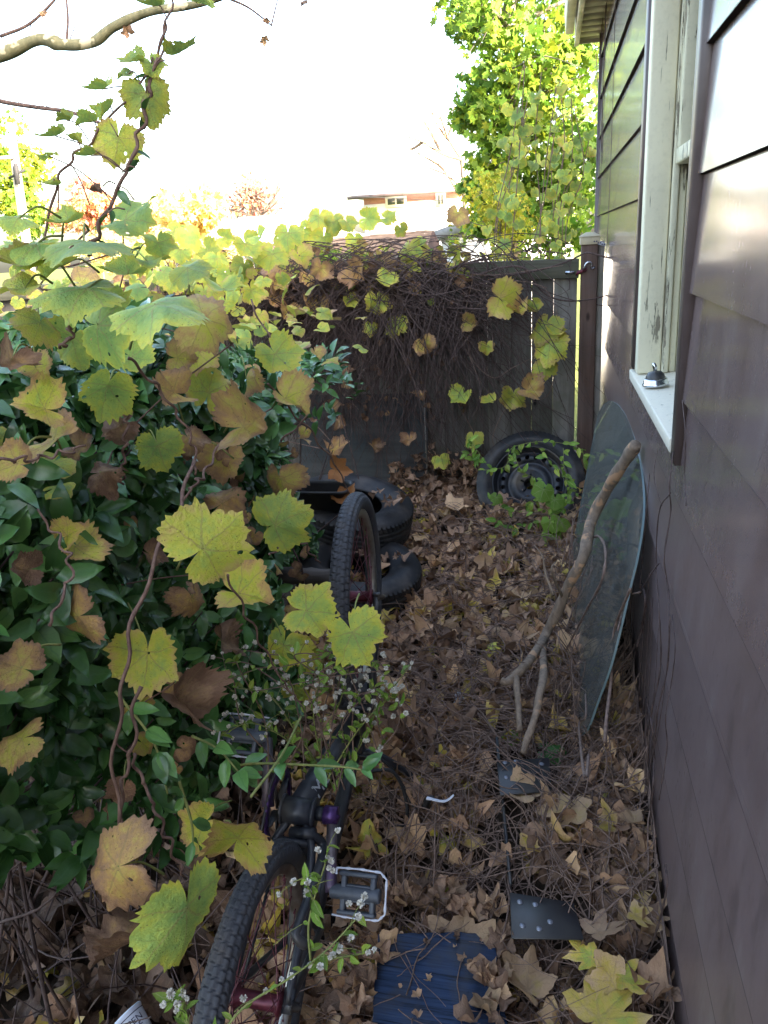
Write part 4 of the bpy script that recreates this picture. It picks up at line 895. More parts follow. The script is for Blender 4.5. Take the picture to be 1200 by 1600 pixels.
# ------------------------------------------------------------------ leaf litter
def scatter_litter(n, xr, yr, smin, smax, lift, agemu, tpls, mb, dens=None):
    x = rng.uniform(*xr, n); y = rng.uniform(*yr, n)
    keep = (x < .27)
    for (a0, a1, b0_, b1_) in EXCL: keep &= ~((x > a0-.01) & (x < a1+.01) & (y > b0_-.02) & (y < b1_+.01) & (rng.random(n) < .93))
    x, y = x[keep], y[keep]; k = len(x)
    z = gz(x, y) + rng.random(k)**2*lift
    nrm = np.stack([rng.normal(0, .45, k), rng.normal(0, .45, k), np.ones(k)], 1); nrm[:, 2] *= rng.choice([1, 1, -1], k)
    t_ = rvec(k); t_[:, 2] *= .3
    Rm = frames(t_, nrm); s = rng.uniform(smin, smax, k); age = np.clip(rng.normal(agemu, .17, k), .12, 1)
    age = np.where(rng.random(k) < .06, rng.uniform(0, .2, k), age)
    pick = rng.integers(0, len(tpls), k)
    for i, tp in enumerate(tpls):
        m_ = pick == i; put(mb, tp, np.stack([x, y, z], 1)[m_] - s[m_, None]*.3*Rm[m_][:, :, 1], Rm[m_], s[m_], age[m_])
mb = MB()
scatter_litter(1500, (-.80, .3), (.7, 2.4), .034, .066, .05, .52, L_T, mb)
scatter_litter(2100, (-1.2, .3), (2.3, 4.7), .030, .066, .05, .50, L_T, mb)
scatter_litter(900, (-1.9, -.72), (.7, 2.2), .035, .070, .06, .92, L_T, mb)  # leaves under the hedge aged darker to paint in the shade there
scatter_litter(4000, (-1.0, .3), (.9, 4.7), .008, .022, .035, .58, L_T[:2], mb)
x_ = .14 + .13*rng.random(260); y_ = rng.uniform(1.3, 4.2, 260)
put(mb, L_T[1], np.stack([x_, y_, gz(x_, y_)+.05*rng.random(260)], 1), frames(rvec(260), rvec(260)+np.array([-.7, 0, 1])), rng.uniform(.02, .05, 260), rng.uniform(.45, .95, 260))
x_ = rng.uniform(-.95, -.40, 420); y_ = 4.66-.35*rng.random(420)**2; put(mb, L_T[2], np.stack([x_, y_, gz(x_, y_)+.30*rng.random(420)*np.clip(1-(4.66-y_)/.35, 0, 1)], 1), frames(rvec(420), rvec(420)+np.array([0, -.5, 1])), rng.uniform(.02, .045, 420), rng.uniform(.45, .95, 420))
for (c_, r_, q) in ((np.array([*P(600, 845, y=3.3)[:2], .31]), .10, 8), (np.array([*P(600, 775, y=3.6)[:2], .51]), .16, 7), (np.array([*P(640, 930, y=3.2)[:2], .12]), .14, 40), (np.array([*P(740, 830, y=4.25)[:2], .14]), .16, 40)):
    o_ = c_ + rng.normal(0, 1, (q, 3))*np.array([r_*.6, r_*.5, .012]); put(mb, L_T[4], o_, frames(rvec(q)*np.array([1, 1, .3]), rvec(q)*.5+np.array([0, 0, 1])), rng.uniform(.02, .045, q), rng.uniform(.35, .9, q))
ex = np.concatenate([np.stack([rng.uniform(-.42, -.12, 26), 1.555+rng.normal(0, .02, 26), np.full(26, .075)], 1), np.stack([-.115+rng.normal(0, .018, 22), rng.uniform(1.15, 1.56, 22), np.full(22, .06)], 1), np.stack([-.405+rng.normal(0, .018, 18), rng.uniform(1.15, 1.56, 18), np.full(18, .06)], 1), np.stack([rng.uniform(-.38, -.14, 12), rng.uniform(1.2, 1.5, 12), np.full(12, .072)], 1)])
q = len(ex); put(mb, L_T[5], ex, frames(rvec(q)*np.array([1, 1, .3]), rvec(q)*.5+np.array([0, 0, 1])), np.where(np.arange(q) < 66, rng.uniform(.02, .05, q), rng.uniform(.006, .018, q)), rng.uniform(.3, .85, q))
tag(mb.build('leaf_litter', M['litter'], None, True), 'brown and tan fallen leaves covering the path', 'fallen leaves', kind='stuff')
# twigs and runners through the litter
mb = MB()
for k in range(1600):
    near = rng.random() < .62
    x0, y0 = (rng.uniform(-.45, .27), rng.uniform(1.1, 2.6)) if near else (rng.uniform(-.75, .25), rng.uniform(2.2, 4.5))
    L = rng.uniform(.12, .65); a = rng.uniform(0, 6.28); n_ = 10; aa = a + np.cumsum(rng.normal(0, .22, n_)); st_ = L/n_
    xs_ = x0 + np.cumsum(np.cos(aa)*st_); ys_ = y0 + np.cumsum(np.sin(aa)*st_); xs_ = np.minimum(xs_, .285)
    zs_ = gz(xs_, ys_) + rng.uniform(.01, .055) + np.abs(np.sin(np.linspace(0, 3.14, n_)*rng.uniform(.5, 1.5)))*rng.uniform(0, .07)
    mb.tube(smooth_path(np.stack([xs_, ys_, zs_], 1), 16), rng.uniform(.0008, .0027)*np.linspace(1.2, .6, 16), 4, cap=False)
for k in range(210):                                 # brushwood piled along the wall foot
    y0 = rng.uniform(1.7, 3.6); x0 = rng.uniform(.05, .27); n_ = 8
    h = rng.uniform(.05, .32)*np.interp(y0, [1.7, 2.3, 3.6], [.5, 1, 1]); t_ = np.linspace(0, 1, n_)
    xs_ = np.minimum(x0 + t_*rng.normal(0, .12) + .03*np.sin(t_*5+k), .285); ys_ = y0 + t_*rng.normal(0, .2)
    zs_ = gz(xs_, ys_) + h*np.sin(t_*rng.uniform(1.5, 3.1))
    mb.tube(smooth_path(np.stack([xs_, ys_, zs_], 1), 14), rng.uniform(.0008, .0026)*np.linspace(1.2, .5, 14), 4, cap=False)
tag(mb.build('twig_tangle', M['deadstem'], None, True), 'thin dry vine stems tangled over the leaves', 'twigs', kind='stuff')
mb = MB()                                            # crumbs and stems lying on the blue board
for k in range(26):
    x0, y0 = rng.uniform(-.40, -.10), rng.uniform(1.15, 1.56); a = rng.uniform(0, 6.28); n_ = 8; aa = a + np.cumsum(rng.normal(0, .25, n_)); L = rng.uniform(.08, .4)
    xs_ = x0 + np.cumsum(np.cos(aa)*L/n_); ys_ = y0 + np.cumsum(np.sin(aa)*L/n_); zs_ = np.interp(ys_, [1.15, 1.5], [.04, .078]) + .012*np.abs(np.sin(np.arange(n_)*.6+k)); zs_ = np.maximum(zs_, gz(xs_, ys_)+.02)
    mb.tube(smooth_path(np.stack([xs_, ys_, zs_], 1), 14), rng.uniform(.0007, .0018)*np.linspace(1.2, .6, 14), 4, cap=False)
tag(mb.build('loose_stems', M['deadstem'], None, True), 'thin broken stems lying over the blue board', 'twigs', kind='stuff')
# hand placed fallen leaves
def screen_frame(p, ang, up=.5, jit=.25, ground=True):
    a = R_(ang); t_ = ROT @ np.array([math.cos(a), math.sin(a), 0]); 
    n = (np.array([0, 0, 1.0]) if ground else CAMD(p)*.75 + np.array([0, 0, up])) + rng.normal(0, jit, 3)
    if ground: t_[2] *= .15
    return frames(t_, n)
fallen = [(724,1462,88,270,.33,0,'large tan leaf resting on the top right corner of the blue board'), (912,1497,62,180,.03,1,'pale green leaf on the brown litter, right of the blue board'), (950,1578,105,300,.06,1,'big pale green leaf lowest on the right, half cut by the photo edge'),
 (945,1532,66,200,.16,0,'yellow tan leaf just above the big pale green leaf'), (985,1530,56,30,.05,1,'small yellow green leaf with brown edge, nearest the wall foot'), (1001,1434,48,60,.13,1,'bright yellow folded leaf by the wall foot'),
 (948,1452,74,320,.45,1,'pinkish tan pointed leaf right of the lower riveted plate'), (884,1272,76,100,.25,0,'golden tan leaf curling between the two riveted plates'), (822,1240,58,40,.27,2,'tan leaf half covering the upper riveted plate'),
 (826,1320,34,90,.12,0,'small yellow leaf left of the golden tan leaf'), (716,797,48,20,.35,2,'pale cream crumpled leaf at the foot of the fence'), (985,1284,40,210,.3,2,'light tan curled leaf against the wall foot twigs'), (812,1535,80,250,.3,2,'large brown leaf with yellow patches below the blue board corner'), (745,1568,62,230,.55,2,'dark tan leaf lying on the right edge of the blue board'), (628,1478,26,60,.35,2,'small tan leaf near the top left corner of the blue board'), (640,1560,20,60,.4,2,'tiny tan leaf scrap in the middle of the blue board')]
for (px_, py_, sp, ang, age, ti, lab) in fallen:
    p = G(px_, py_); dep = np.linalg.norm(p-EYE)*.96; s = sp*dep/F/1.55; p = p + (0, 0, .085 if py_ > 1400 else .06)
    r = ray(px_, py_); p = EYE + r*((p[2]-EYE[2])/r[2])
    Rm = screen_frame(p, ang, jit=.30); mb = MB(); tp = L_H[ti]; put(mb, tp, p - .25*s*Rm[0][:, 1], Rm, s, age)
    ctr = p; o_ = mb.build('fallen_leaf', M['litter'], None, True); tag(o_, lab, 'fallen leaf', 'fallen leaves lying singly')
for (px_, py_, yv, sp, ang, lab) in ((547, 775, 3.42, 46, 300, 'orange brown leaf standing up inside the edge of the upper tyre'), (532, 735, 3.46, 44, 10, 'orange brown leaf lying on the rim of the black tub')):
    p = P(px_, py_, y=yv); s = sp*yv/F/1.5; Rm = screen_frame(p, ang, .3, .5, False); mb = MB(); put(mb, L_H[2], p-.25*s*Rm[0][:, 1], Rm, s, .42, .93)
    tag(mb.build('fallen_leaf', M['orange'], None, True), lab, 'fallen leaf', 'fallen leaves lying singly')
for (px_, py_, sp, ang, lab) in ((862, 1188, 44, 20, 'dark green round leaf behind the upper riveted plate'), (800, 1166, 32, 250, 'small green round leaf at the foot of the branch')):
    p = G(px_, py_)+(0, 0, .04); s = sp*np.linalg.norm(p-EYE)/F/1.5; Rm = screen_frame(p, ang, jit=.3); mb = MB(); put(mb, G_S[0], p-.2*s*Rm[0][:, 1], Rm, s, .2)
    tag(mb.build('fallen_leaf', M['evergreen'] if sp > 40 else M['creeper'], None, True), lab, 'fallen leaf', 'fallen leaves lying singly')
# ------------------------------------------------------------------ evergreen hedge on the left
HED = thing('evergreen_shrub', 'dense dark green broadleaf shrub filling the left side under the vine leaves', 'shrub', (-1.3, 1.8, 0))
def zbot(y): return 1.7 + np.interp(y, [.3, .75, .9, 1.15, 1.4, 1.9, 4.5], [-.76, -.78, -.95, -1.18, -1.34, -1.44, -1.5])
def xface(y, z): return -.80 - .10*vnoise(y*3, z*3.3, 5) - np.interp(y, [1.6, 2.1, 3.0], [0, .06, .36]) - .20*np.clip((z-1.35)/.3, 0, 1) 
N = 3900
y = rng.uniform(.25, 3.3, N); z = rng.uniform(0, 1, N); ztop = np.interp(y, [.3, 1.5, 2.3, 3.9], [1.60, 1.60, 1.36, 1.15]) + .05*vnoise(y*3, y*2, 9); z = zbot(y) + z*(ztop-zbot(y))
x = xface(y, z) - np.abs(rng.exponential(.16, N))
top = rng.random(N) < .22; x = np.where(top, rng.uniform(-2.3, -.8, N), x); z = np.where(top, ztop - np.abs(rng.exponential(.06, N)), z)
ok = z > zbot(y); x, y, z = x[ok], y[ok], z[ok]; N = len(x)
mb = MB(); out = np.stack([np.where(top[ok], .0, .9), np.full(N, -.30), np.where(top[ok], 1., .35)], 1) + .6*rvec(N)
out /= np.linalg.norm(out, axis=1)[:, None]; O = np.stack([x, y, z], 1)
shade = rng.random(N)
for j in range(6):
    az = j*2.4 + rng.random(N)*.8; e1 = np.cross(out, rvec(N)); e1 /= np.linalg.norm(e1, axis=1)[:, None]; e2 = np.cross(out, e1)
    lat = np.cos(az)[:, None]*e1 + np.sin(az)[:, None]*e2; fl = rng.uniform(.25, .9, N)[:, None]
    t_ = lat + fl*out; n = out - .6*lat + .25*rvec(N)
    put(mb, E_T[j % 3], O - out*(.012*j) + lat*.004, frames(t_, n), rng.uniform(.046, .082, N), np.clip(shade*.6+rng.normal(.12, .15, N), 0, 1), )
mb.build('foliage', M['evergreen'], HED, True)
mb = MB()
for i in rng.choice(N, 500, False):
    p = O[i]; b = np.array([p[0]-.25-.2*rng.random(), p[1]+rng.normal(0, .08), p[2]-.25]); mb.tube(smooth_path([b, (p+b)/2+(0, 0, -.04), p], 8), np.linspace(.004, .0018, 8), 5, cap=False)
for k in range(70):
    yb = rng.uniform(.4, 3.8); b = np.array([rng.uniform(-1.7, -.95), yb, gz(-1.2, yb)]); tpt = np.array([rng.uniform(-1.5, -.9), yb+rng.normal(0, .2), zbot(yb)+rng.uniform(.2, .7)])
    mb.tube(smooth_path([b, (b+tpt)/2+rng.normal(0, .06, 3), tpt], 10), np.linspace(.006, .003, 10)*rng.uniform(.4, 1.1), 6, cap=False)
for k in range(170):
    yb = rng.uniform(.5, 1.9); b = np.array([rng.uniform(-1.6, -.75), yb, gz(-1.1, yb)+.02]); tpt = b + np.array([rng.normal(0, .25), rng.normal(0, .25), rng.uniform(.05, .45)])
    mb.tube(smooth_path([b, (b+tpt)/2+rng.normal(0, .05, 3), tpt], 8), np.linspace(.003, .0015, 8), 4, cap=False)
mb.build('stems', M['rootlet'], HED, True)
def sprig(mbl, mbs, pts, n, size, r0=.0028):
    pth = smooth_path(pts, 30); mbs.tube(pth, np.linspace(r0, r0*.6, 30), 6)
    for i in np.linspace(5, 29, n).astype(int):
        d = pth[min(i+1, 29)]-pth[i-1]; d /= np.linalg.norm(d)
        for q in range(3 if i > 26 else 2):
            lat = rvec(1)[0]; lat -= d*np.dot(lat, d); lat /= np.linalg.norm(lat); t_ = lat*.8 + d*.7
            put(mbl, E_T[rng.integers(3)], pth[i], frames(t_, CAMD(pth[i])+np.array([0, 0, .6])+.3*rvec(1)[0]), size*rng.uniform(.8, 1.2), rng.uniform(.55, 1))
mb, ms = MB(), MB()
sprig(mb, ms, [P(345, 1200, y=1.20), P(400, 1193, y=1.17), P(470, 1195, y=1.14), P(530, 1198, y=1.12), P(566, 1203, y=1.12)], 5, .044)
sprig(mb, ms, [P(300, 1150, y=1.15), P(340, 1170, y=1.13), P(372, 1205, y=1.1)], 4, .05)
sprig(mb, ms, [P(180, 1080, y=1.0), P(240, 1160, y=.98), P(262, 1240, y=.98)], 5, .05)
sprig(mb, ms, [P(280, 1220, y=1.05), P(300, 1290, y=1.03), P(300, 1340, y=1.03)], 4, .045)
mb.build('sprig_leaves', M['evergreen'], HED, True); ms.build('sprig_stems', M['greenstem'], HED, True)
# ------------------------------------------------------------------ grape vine over the hedge
GV = thing('grape_vine', 'wild grape vine with big yellowing lobed leaves sprawling over the dark hedge on the left', 'vine', (-.95, 1.2, .1))
hero = [(330,845,150,-25,.30,0),(440,815,112,-15,.18,1),(112,965,122,165,.62,1),(230,1035,120,85,.34,2),(288,1098,112,40,.92,9),(22,1040,95,190,.60,3),(22,1160,105,150,.50,1),(168,1358,150,160,.66,4),(195,1475,150,140,.84,9),(292,1440,175,95,.10,0),(308,1292,82,160,.38,3),(378,1300,120,-55,.40,2),
 (490,955,100,15,.26,3),(556,1000,105,60,.20,0),(442,1018,80,100,.22,4),(386,930,100,10,.42,5),(250,706,82,95,.12,0),(166,612,98,120,.16,2),(58,636,90,190,.42,5),(75,690,112,170,.58,3),(18,722,85,200,.55,2),(165,738,75,10,.86,9),(182,668,72,150,.92,9),(328,603,92,-70,.32,3),(262,612,84,190,.62,9),
 (392,662,112,-10,.60,9),(455,628,84,40,.5,5),(436,560,82,50,.22,2),(350,726,82,110,.6,5),(356,782,84,-30,.70,9),(440,757,74,70,.62,4),(125,862,100,60,.45,2),(112,834,56,-20,.45,5),(60,512,84,95,.33,0),(108,536,90,120,.16,3),(165,508,140,15,.08,0),(256,478,170,10,.10,1),(118,452,150,185,.06,1),(140,378,150,15,.06,0),(205,345,110,-10,.10,3),
 (40,384,118,190,.06,0),(28,416,90,170,.30,2),(28,452,80,170,.28,3),(330,500,110,20,.5,4),(16,568,74,90,.85,9),(302,942,72,80,.68,4),(352,1010,78,50,.84,9),(192,1240,52,90,.95,9),(462,1082,46,80,.22,3),(300,420,80,10,.16,0),(352,455,70,60,.22,2),(235,410,62,30,.18,3),(90,420,80,120,.2,5),(190,430,80,200,.12,2),(285,560,60,0,.55,5),(310,560,70,90,.4,3),(20,340,80,200,.14,1),(100,350,70,160,.14,2),(250,385,56,80,.2,3),(385,600,60,100,.55,5),
 (400,905,50,100,.72,9),(35,890,62,180,.88,9),(240,870,50,30,.8,9),(300,690,60,40,.75,9),(478,1020,60,-40,.3,2),(60,580,60,60,.5,5),(215,560,70,20,.14,2),(130,700,60,0,.7,9)]
STEMS = MB(); PET = MB()
def hdepth(px_, py_, sp):
    r = ray(px_, py_); dp = F*(.70)/max(1, -r[0]); want = .128*F/sp
    return float(np.clip(min(want, dp*1.02), .86, 2.1)) if px_ < 520 else float(np.clip(want, 1.2, 1.55))
anch = []
nleaf = 0
for (px_, py_, sp, ang, age, ti) in hero:
    d = hdepth(px_, py_, sp); p = P(px_, py_, d=d); s = sp*d/F/(1.78 if age < .5 else 1.85)
    tp = G_DRY[rng.integers(3)] if ti == 9 else G_T[ti]
    topleaf = py_ < 480
    a = R_(ang + rng.normal(0, 8)); t_ = ROT @ np.array([math.cos(a), math.sin(a), rng.normal(0, .3)])
    n = CAMD(p)*(.22 if topleaf else .8) + np.array([.1, -.1, .9 if topleaf else .4]) + rng.normal(0, .13 if topleaf else .36, 3)
    if topleaf: t_ = t_*np.array([1, 1, .3]) + np.array([.15, -.55, -.12]); s *= 1.0
    Rm = frames(t_, n); o0 = p - .22*s*Rm[0][:, 1]; mb = MB(); put(mb, tp, o0, Rm, s, age)
    LF = mb.build('leaf', M['grape'], GV, True); nleaf += 1
    back = o0 - CAMD(p)*rng.uniform(.05, .12) + np.array([rng.normal(0, .03), .02, rng.uniform(-.08, .05)]) - Rm[0][:, 1]*s*.5
    pm = MB(); pm.tube(smooth_path([o0, (o0+back)/2 + np.array([0, 0, .015]), back], 8), np.linspace(.0012, .0020, 8), 5); pm.build('stalk', M['greenstem'], LF, True); anch.append(back)
def stem(pts, r0, r1=None, n=40, wob=.004, mbx=None):
    pth = smooth_path(pts, n); pth += wob*np.stack([np.sin(np.arange(n)*.9+pts[0][0]*40), np.cos(np.arange(n)*1.1), np.sin(np.arange(n)*.7)], 1)
    (mbx or STEMS).tube(pth, np.linspace(r0, r1 or r0*.8, n)*(1+.22*(np.arange(n) % 9 == 0)), 7)
stem([P(300, 720, d=1.35), P(280, 800, d=1.2), P(243, 872, d=1.12), P(205, 985, d=1.08), P(192, 1080, d=1.08), P(178, 1200, d=1.12), P(192, 1325, d=1.16)], .0032)
stem([P(215, 1075, d=1.13), P(204, 1180, d=1.14), P(190, 1230, d=1.15), P(196, 1310, d=1.17), P(212, 1400, d=1.2)], .0028)
stem([P(205, 1180, d=1.16), P(245, 1270, d=1.18), P(288, 1372, d=1.2)], .0026)
stem([P(345, 690, d=1.5), P(320, 740, d=1.4), P(300, 760, d=1.3), P(275, 810, d=1.25)], .0026)
stem([P(200, 560, d=1.2), P(255, 615, d=1.3), P(300, 690, d=1.35), P(305, 745, d=1.35)], .0025)
stem([P(200, 620, d=1.3), P(195, 700, d=1.3), P(190, 760, d=1.35)], .0025)
stem([P(355, 900, d=1.35), P(400, 990, d=1.5), P(440, 1060, d=1.6), P(470, 1100, d=1.65)], .0022)
stem([P(95, 545, d=1.1), P(110, 520, d=1.1), P(90, 470, d=1.05)], .0022)
stem([P(420, 600, d=1.9), P(520, 720, d=2.2), P(556, 800, d=2.4)], .0026); stem([P(440, 690, d=2.0), P(480, 640, d=2.0), P(440, 560, d=1.9), P(390, 470, d=1.9)], .0026)
stem([P(0, 720, d=1.0), P(60, 715, d=1.05), P(130, 700, d=1.1)], .002); stem([P(75, 980, d=1.0), P(110, 880, d=1.05), P(60, 800, d=1.1)], .002)
stem([P(500, 880, d=1.9), P(460, 840, d=1.6), P(420, 870, d=1.5)], .002)
for k in range(46):
    i, j = rng.choice(len(anch), 2, False)
    if np.linalg.norm(anch[i]-anch[j]) < .4: mid = (anch[i]+anch[j])/2 - np.array([.08, 0, .03]); stem([anch[i], mid, anch[j]], .0017, n=16, wob=.002)
# the two shoots standing above the hedge
s1 = [P(60, 420, d=1.25), P(78, 330, d=1.22), P(100, 262, d=1.2), P(130, 232, d=1.2), P(175, 180, d=1.2), P(222, 128, d=1.2), P(250, 85, d=1.2), P(266, 5, d=1.2), P(268, -40, d=1.2)]
s2 = [P(135, 400, d=1.25), P(165, 335, d=1.22), P(200, 262, d=1.2), P(225, 180, d=1.2), P(240, 110, d=1.2), P(262, 30, d=1.2)]
STEMS.build('stems', M['stem'], GV, True)
mb = MB(); stem(s1, .0022, .0016, 60, .003, mb); stem(s2, .0034, .0022, 60, .004, mb)
for (a_, b_) in (((112,258),(140,320)), ((92,290),(91,330)), ((165,335),(195,327)), ((183,290),(210,313)), ((180,287),(160,292)), ((190,270),(212,262)), ((240,110),(258,95))):
    mb.tube(smooth_path([P(*a_, d=1.2), P((a_[0]+b_[0])/2, (a_[1]+b_[1])/2-6, d=1.19), P(*b_, d=1.19)], 10), .0012, 5)
mb.build('shoots', M['stem'], GV, True)
mb, pe = MB(), MB()
shoot = [(183,226,88,100,.34,0),(232,158,92,75,.24,1),(288,80,64,-10,.12,2),(205,98,56,170,.12,2),(240,105,48,60,.15,3),(152,142,60,175,.15,2),(135,192,46,170,.10,5),(80,215,56,165,.12,2),(136,245,50,170,.14,2),(72,245,40,175,.2,3),(195,118,40,150,.12,3),(232,10,58,180,.10,2),(316,5,58,0,.10,3),(78,290,40,170,.2,2),(165,177,44,120,.14,5),(118,220,30,20,.2,5),(100,188,34,180,.15,5),(150,300,26,10,.9,5)]
for (px_, py_, sp, ang, age, ti) in shoot:
    d = 1.2; p = P(px_, py_, d=d); s = sp*d/F/1.85; flat = ti in (2, 3, 5)
    a = R_(ang); t_ = ROT @ np.array([math.cos(a), math.sin(a), rng.normal(0, .2)]); n = CAMD(p)*(.18 if flat else .9) + np.array([0, 0, .9 if flat else .1]) + rng.normal(0, .12, 3)
    Rm = frames(t_, n); o0 = p-.25*s*Rm[0][:, 1]; m1 = MB(); put(m1, G_T[ti], o0, Rm, s, age); LF = m1.build('leaf', M['grape'], GV, True)
    sp_ = smooth_path(s1 if rng.random() < .5 else s2, 80); near = sp_[np.argmin(np.linalg.norm(sp_-o0, axis=1))]; pe = MB(); pe.tube(smooth_path([o0, (o0+near)/2+(0, 0, .01), near], 8), .0011, 5); pe.build('stalk', M['stem'], LF, True)
for i in range(10):
    b = smooth_path(s2, 40)[3+i*3]; put(mb, E_T[0], b, frames(rvec(1)[0]+(.5, 0, .2), rvec(1)[0]+(0, 0, 1)), .03, .3)
mb.build('shoot_leaves', M['evergreen'], GV, True);
# small mixed leaves filling the vine mass
mb = MB(); k = 190
x = rng.uniform(-2.2, -.75, k); y = rng.uniform(.55, 3.6, k); z = np.interp(y, [.5, 1.5, 2.3, 3.6], [1.60, 1.60, 1.42, 1.3]) + .07*vnoise(y*3, y*2, 9) + rng.random(k)*.08 - np.clip((x+.95)/.25, 0, 1)*rng.random(k)*.5
for i in range(4):
    m_ = np.arange(k) % 4 == i; q = m_.sum(); put(mb, G_S[i], np.stack([x, y, z], 1)[m_], frames(rvec(q)*np.array([1, 1, .35])+np.array([.3, -.3, -.2]), np.array([.25, -.25, .9])+.35*rvec(q)), rng.uniform(.028, .05, q), np.clip(rng.normal(.3, .22, q), .02, .95))
k = 46; x = rng.uniform(-.92, -.70, k); y = rng.uniform(1.0, 2.3, k); z = rng.uniform(.55, 1.5, k); x = x - .1*(z > 1.3); m_ = z > zbot(y)+.1; x, y, z = x[m_], y[m_], z[m_]; k = len(x)
put(mb, G_S[2], np.stack([x, y, z], 1), frames(rvec(k)+np.array([.2, -.2, -.6]), np.array([.8, -.5, .4])+.5*rvec(k)), rng.uniform(.018, .038, k), rng.uniform(.4, 1, k))
mb.build('small_leaves', M['grape'], GV, True)
# ------------------------------------------------------------------ dead vine on the fence
DV = thing('fence_vine', 'tangle of dead purple brown vine stems with a few yellow leaves hanging on the fence', 'vine', (-1.0, 4.6, .2))
mb = MB()
FT = FZ
for k in range(46):
    x0 = rng.uniform(-2.1, -.3); n_ = 12; t_ = np.linspace(0, 1, n_); L = rng.uniform(.3, 1.2); xs_ = x0 + rng.normal(0, .5)*t_ + .07*np.sin(t_*rng.uniform(3, 9)+k); zs_ = FT + rng.uniform(-.1, .06) - L*t_*rng.random() + .08*np.sin(t_*rng.uniform(2, 7)+k); zs_ = np.maximum(zs_, gz(xs_, 4.6)+.02); ys_ = FY - .07 - .16*rng.random() - .05*np.sin(t_*4+k)
    mb.tube(smooth_path(np.stack([xs_, ys_, zs_], 1), 30), rng.uniform(.0032, .0068)*np.linspace(1.1, .6, 30), 6, cap=False)
for k in range(820):
    x0 = -.62 - np.abs(rng.normal(0, .78)) if rng.random() < .86 else rng.uniform(-.65, -.2)
    if x0 < -2.7: continue
    y0 = FY - .05 - rng.random()*.22; z0 = FT + rng.uniform(-.25, .06); n_ = 12; L = rng.uniform(.25, 1.15); t_ = np.linspace(0, 1, n_)
    drift = rng.normal(0, .42); xs_ = x0 + drift*t_ + rng.uniform(.01, .13)*np.sin(t_*rng.uniform(2, 9)+k); ys_ = y0 - .10*np.sin(t_*3.1)*rng.random() + .03*np.sin(t_*7+k)
    zs_ = z0 - L*t_**rng.uniform(.8, 1.3) + .05*np.sin(t_*rng.uniform(3, 8)); zs_ = np.maximum(zs_, gz(xs_, ys_)+.01); ys_ = np.minimum(ys_, FY-.03)
    mb.tube(smooth_path(np.stack([xs_, ys_, zs_], 1), 22), rng.uniform(.0009, .0026)*np.linspace(1.2, .6, 22), 4, cap=False)
for k in range(340):
    x0 = rng.uniform(-2.2, -.35); n_ = 10; t_ = np.linspace(0, 1, n_); L = rng.uniform(.2, .9)*rng.choice([-1, 1]); y0 = FY - .06 - rng.random()*.25
    xs_ = np.clip(x0 + L*t_, -2.2, .1); zs_ = FT + rng.uniform(-.16, .09) + .12*np.sin(t_*3.1*rng.uniform(.5, 1.6)+rng.random()*3) - rng.uniform(0, .15)*t_*t_*2; ys_ = y0 + .05*np.sin(t_*5+k)
    mb.tube(smooth_path(np.stack([xs_, ys_, zs_], 1), 22), rng.uniform(.0012, .0032)*np.linspace(1.1, .7, 22), 5, cap=False)
mb.build('hanging_stems', M['rootlet'], DV, True)
mb = MB(); yv = FY-.2
def fpath(*pp, dy=.2, r=.0026):
    mb.tube(smooth_path([P(a, b, y=FY-dy-.03*math.sin(i)) for i, (a, b) in enumerate(pp)], 44), np.linspace(r, r*.7, 44), 6, cap=False)
fpath((560,410),(620,420),(700,440),(760,455),(800,440),(850,450),(873,500),(876,540),(860,610),(845,625)); fpath((640,400),(700,415),(760,430),(880,415)); fpath((560,420),(610,450),(650,500),(690,560),(705,600),(706,640))
fpath((740,430),(722,520),(735,560),(760,610),(800,630),(840,605)); fpath((700,600),(720,640),(745,690),(730,720)); fpath((690,415),(740,470),(790,475),(830,478),(850,500)); fpath((600,470),(560,560),(540,620),(600,580),(650,545)); fpath((450,690),(520,700),(480,650),(430,600), dy=.35); fpath((505,515),(580,550),(530,600),(560,640)); fpath((730,520),(737,560),(770,590),(800,575),(830,560))
fpath((855,450),(820,440),(780,445),(720,500),(700,470),(660,430)); fpath((830,610),(790,640),(770,690),(800,720))
mb.build('pale_stems', M['deadstem'], DV, True)
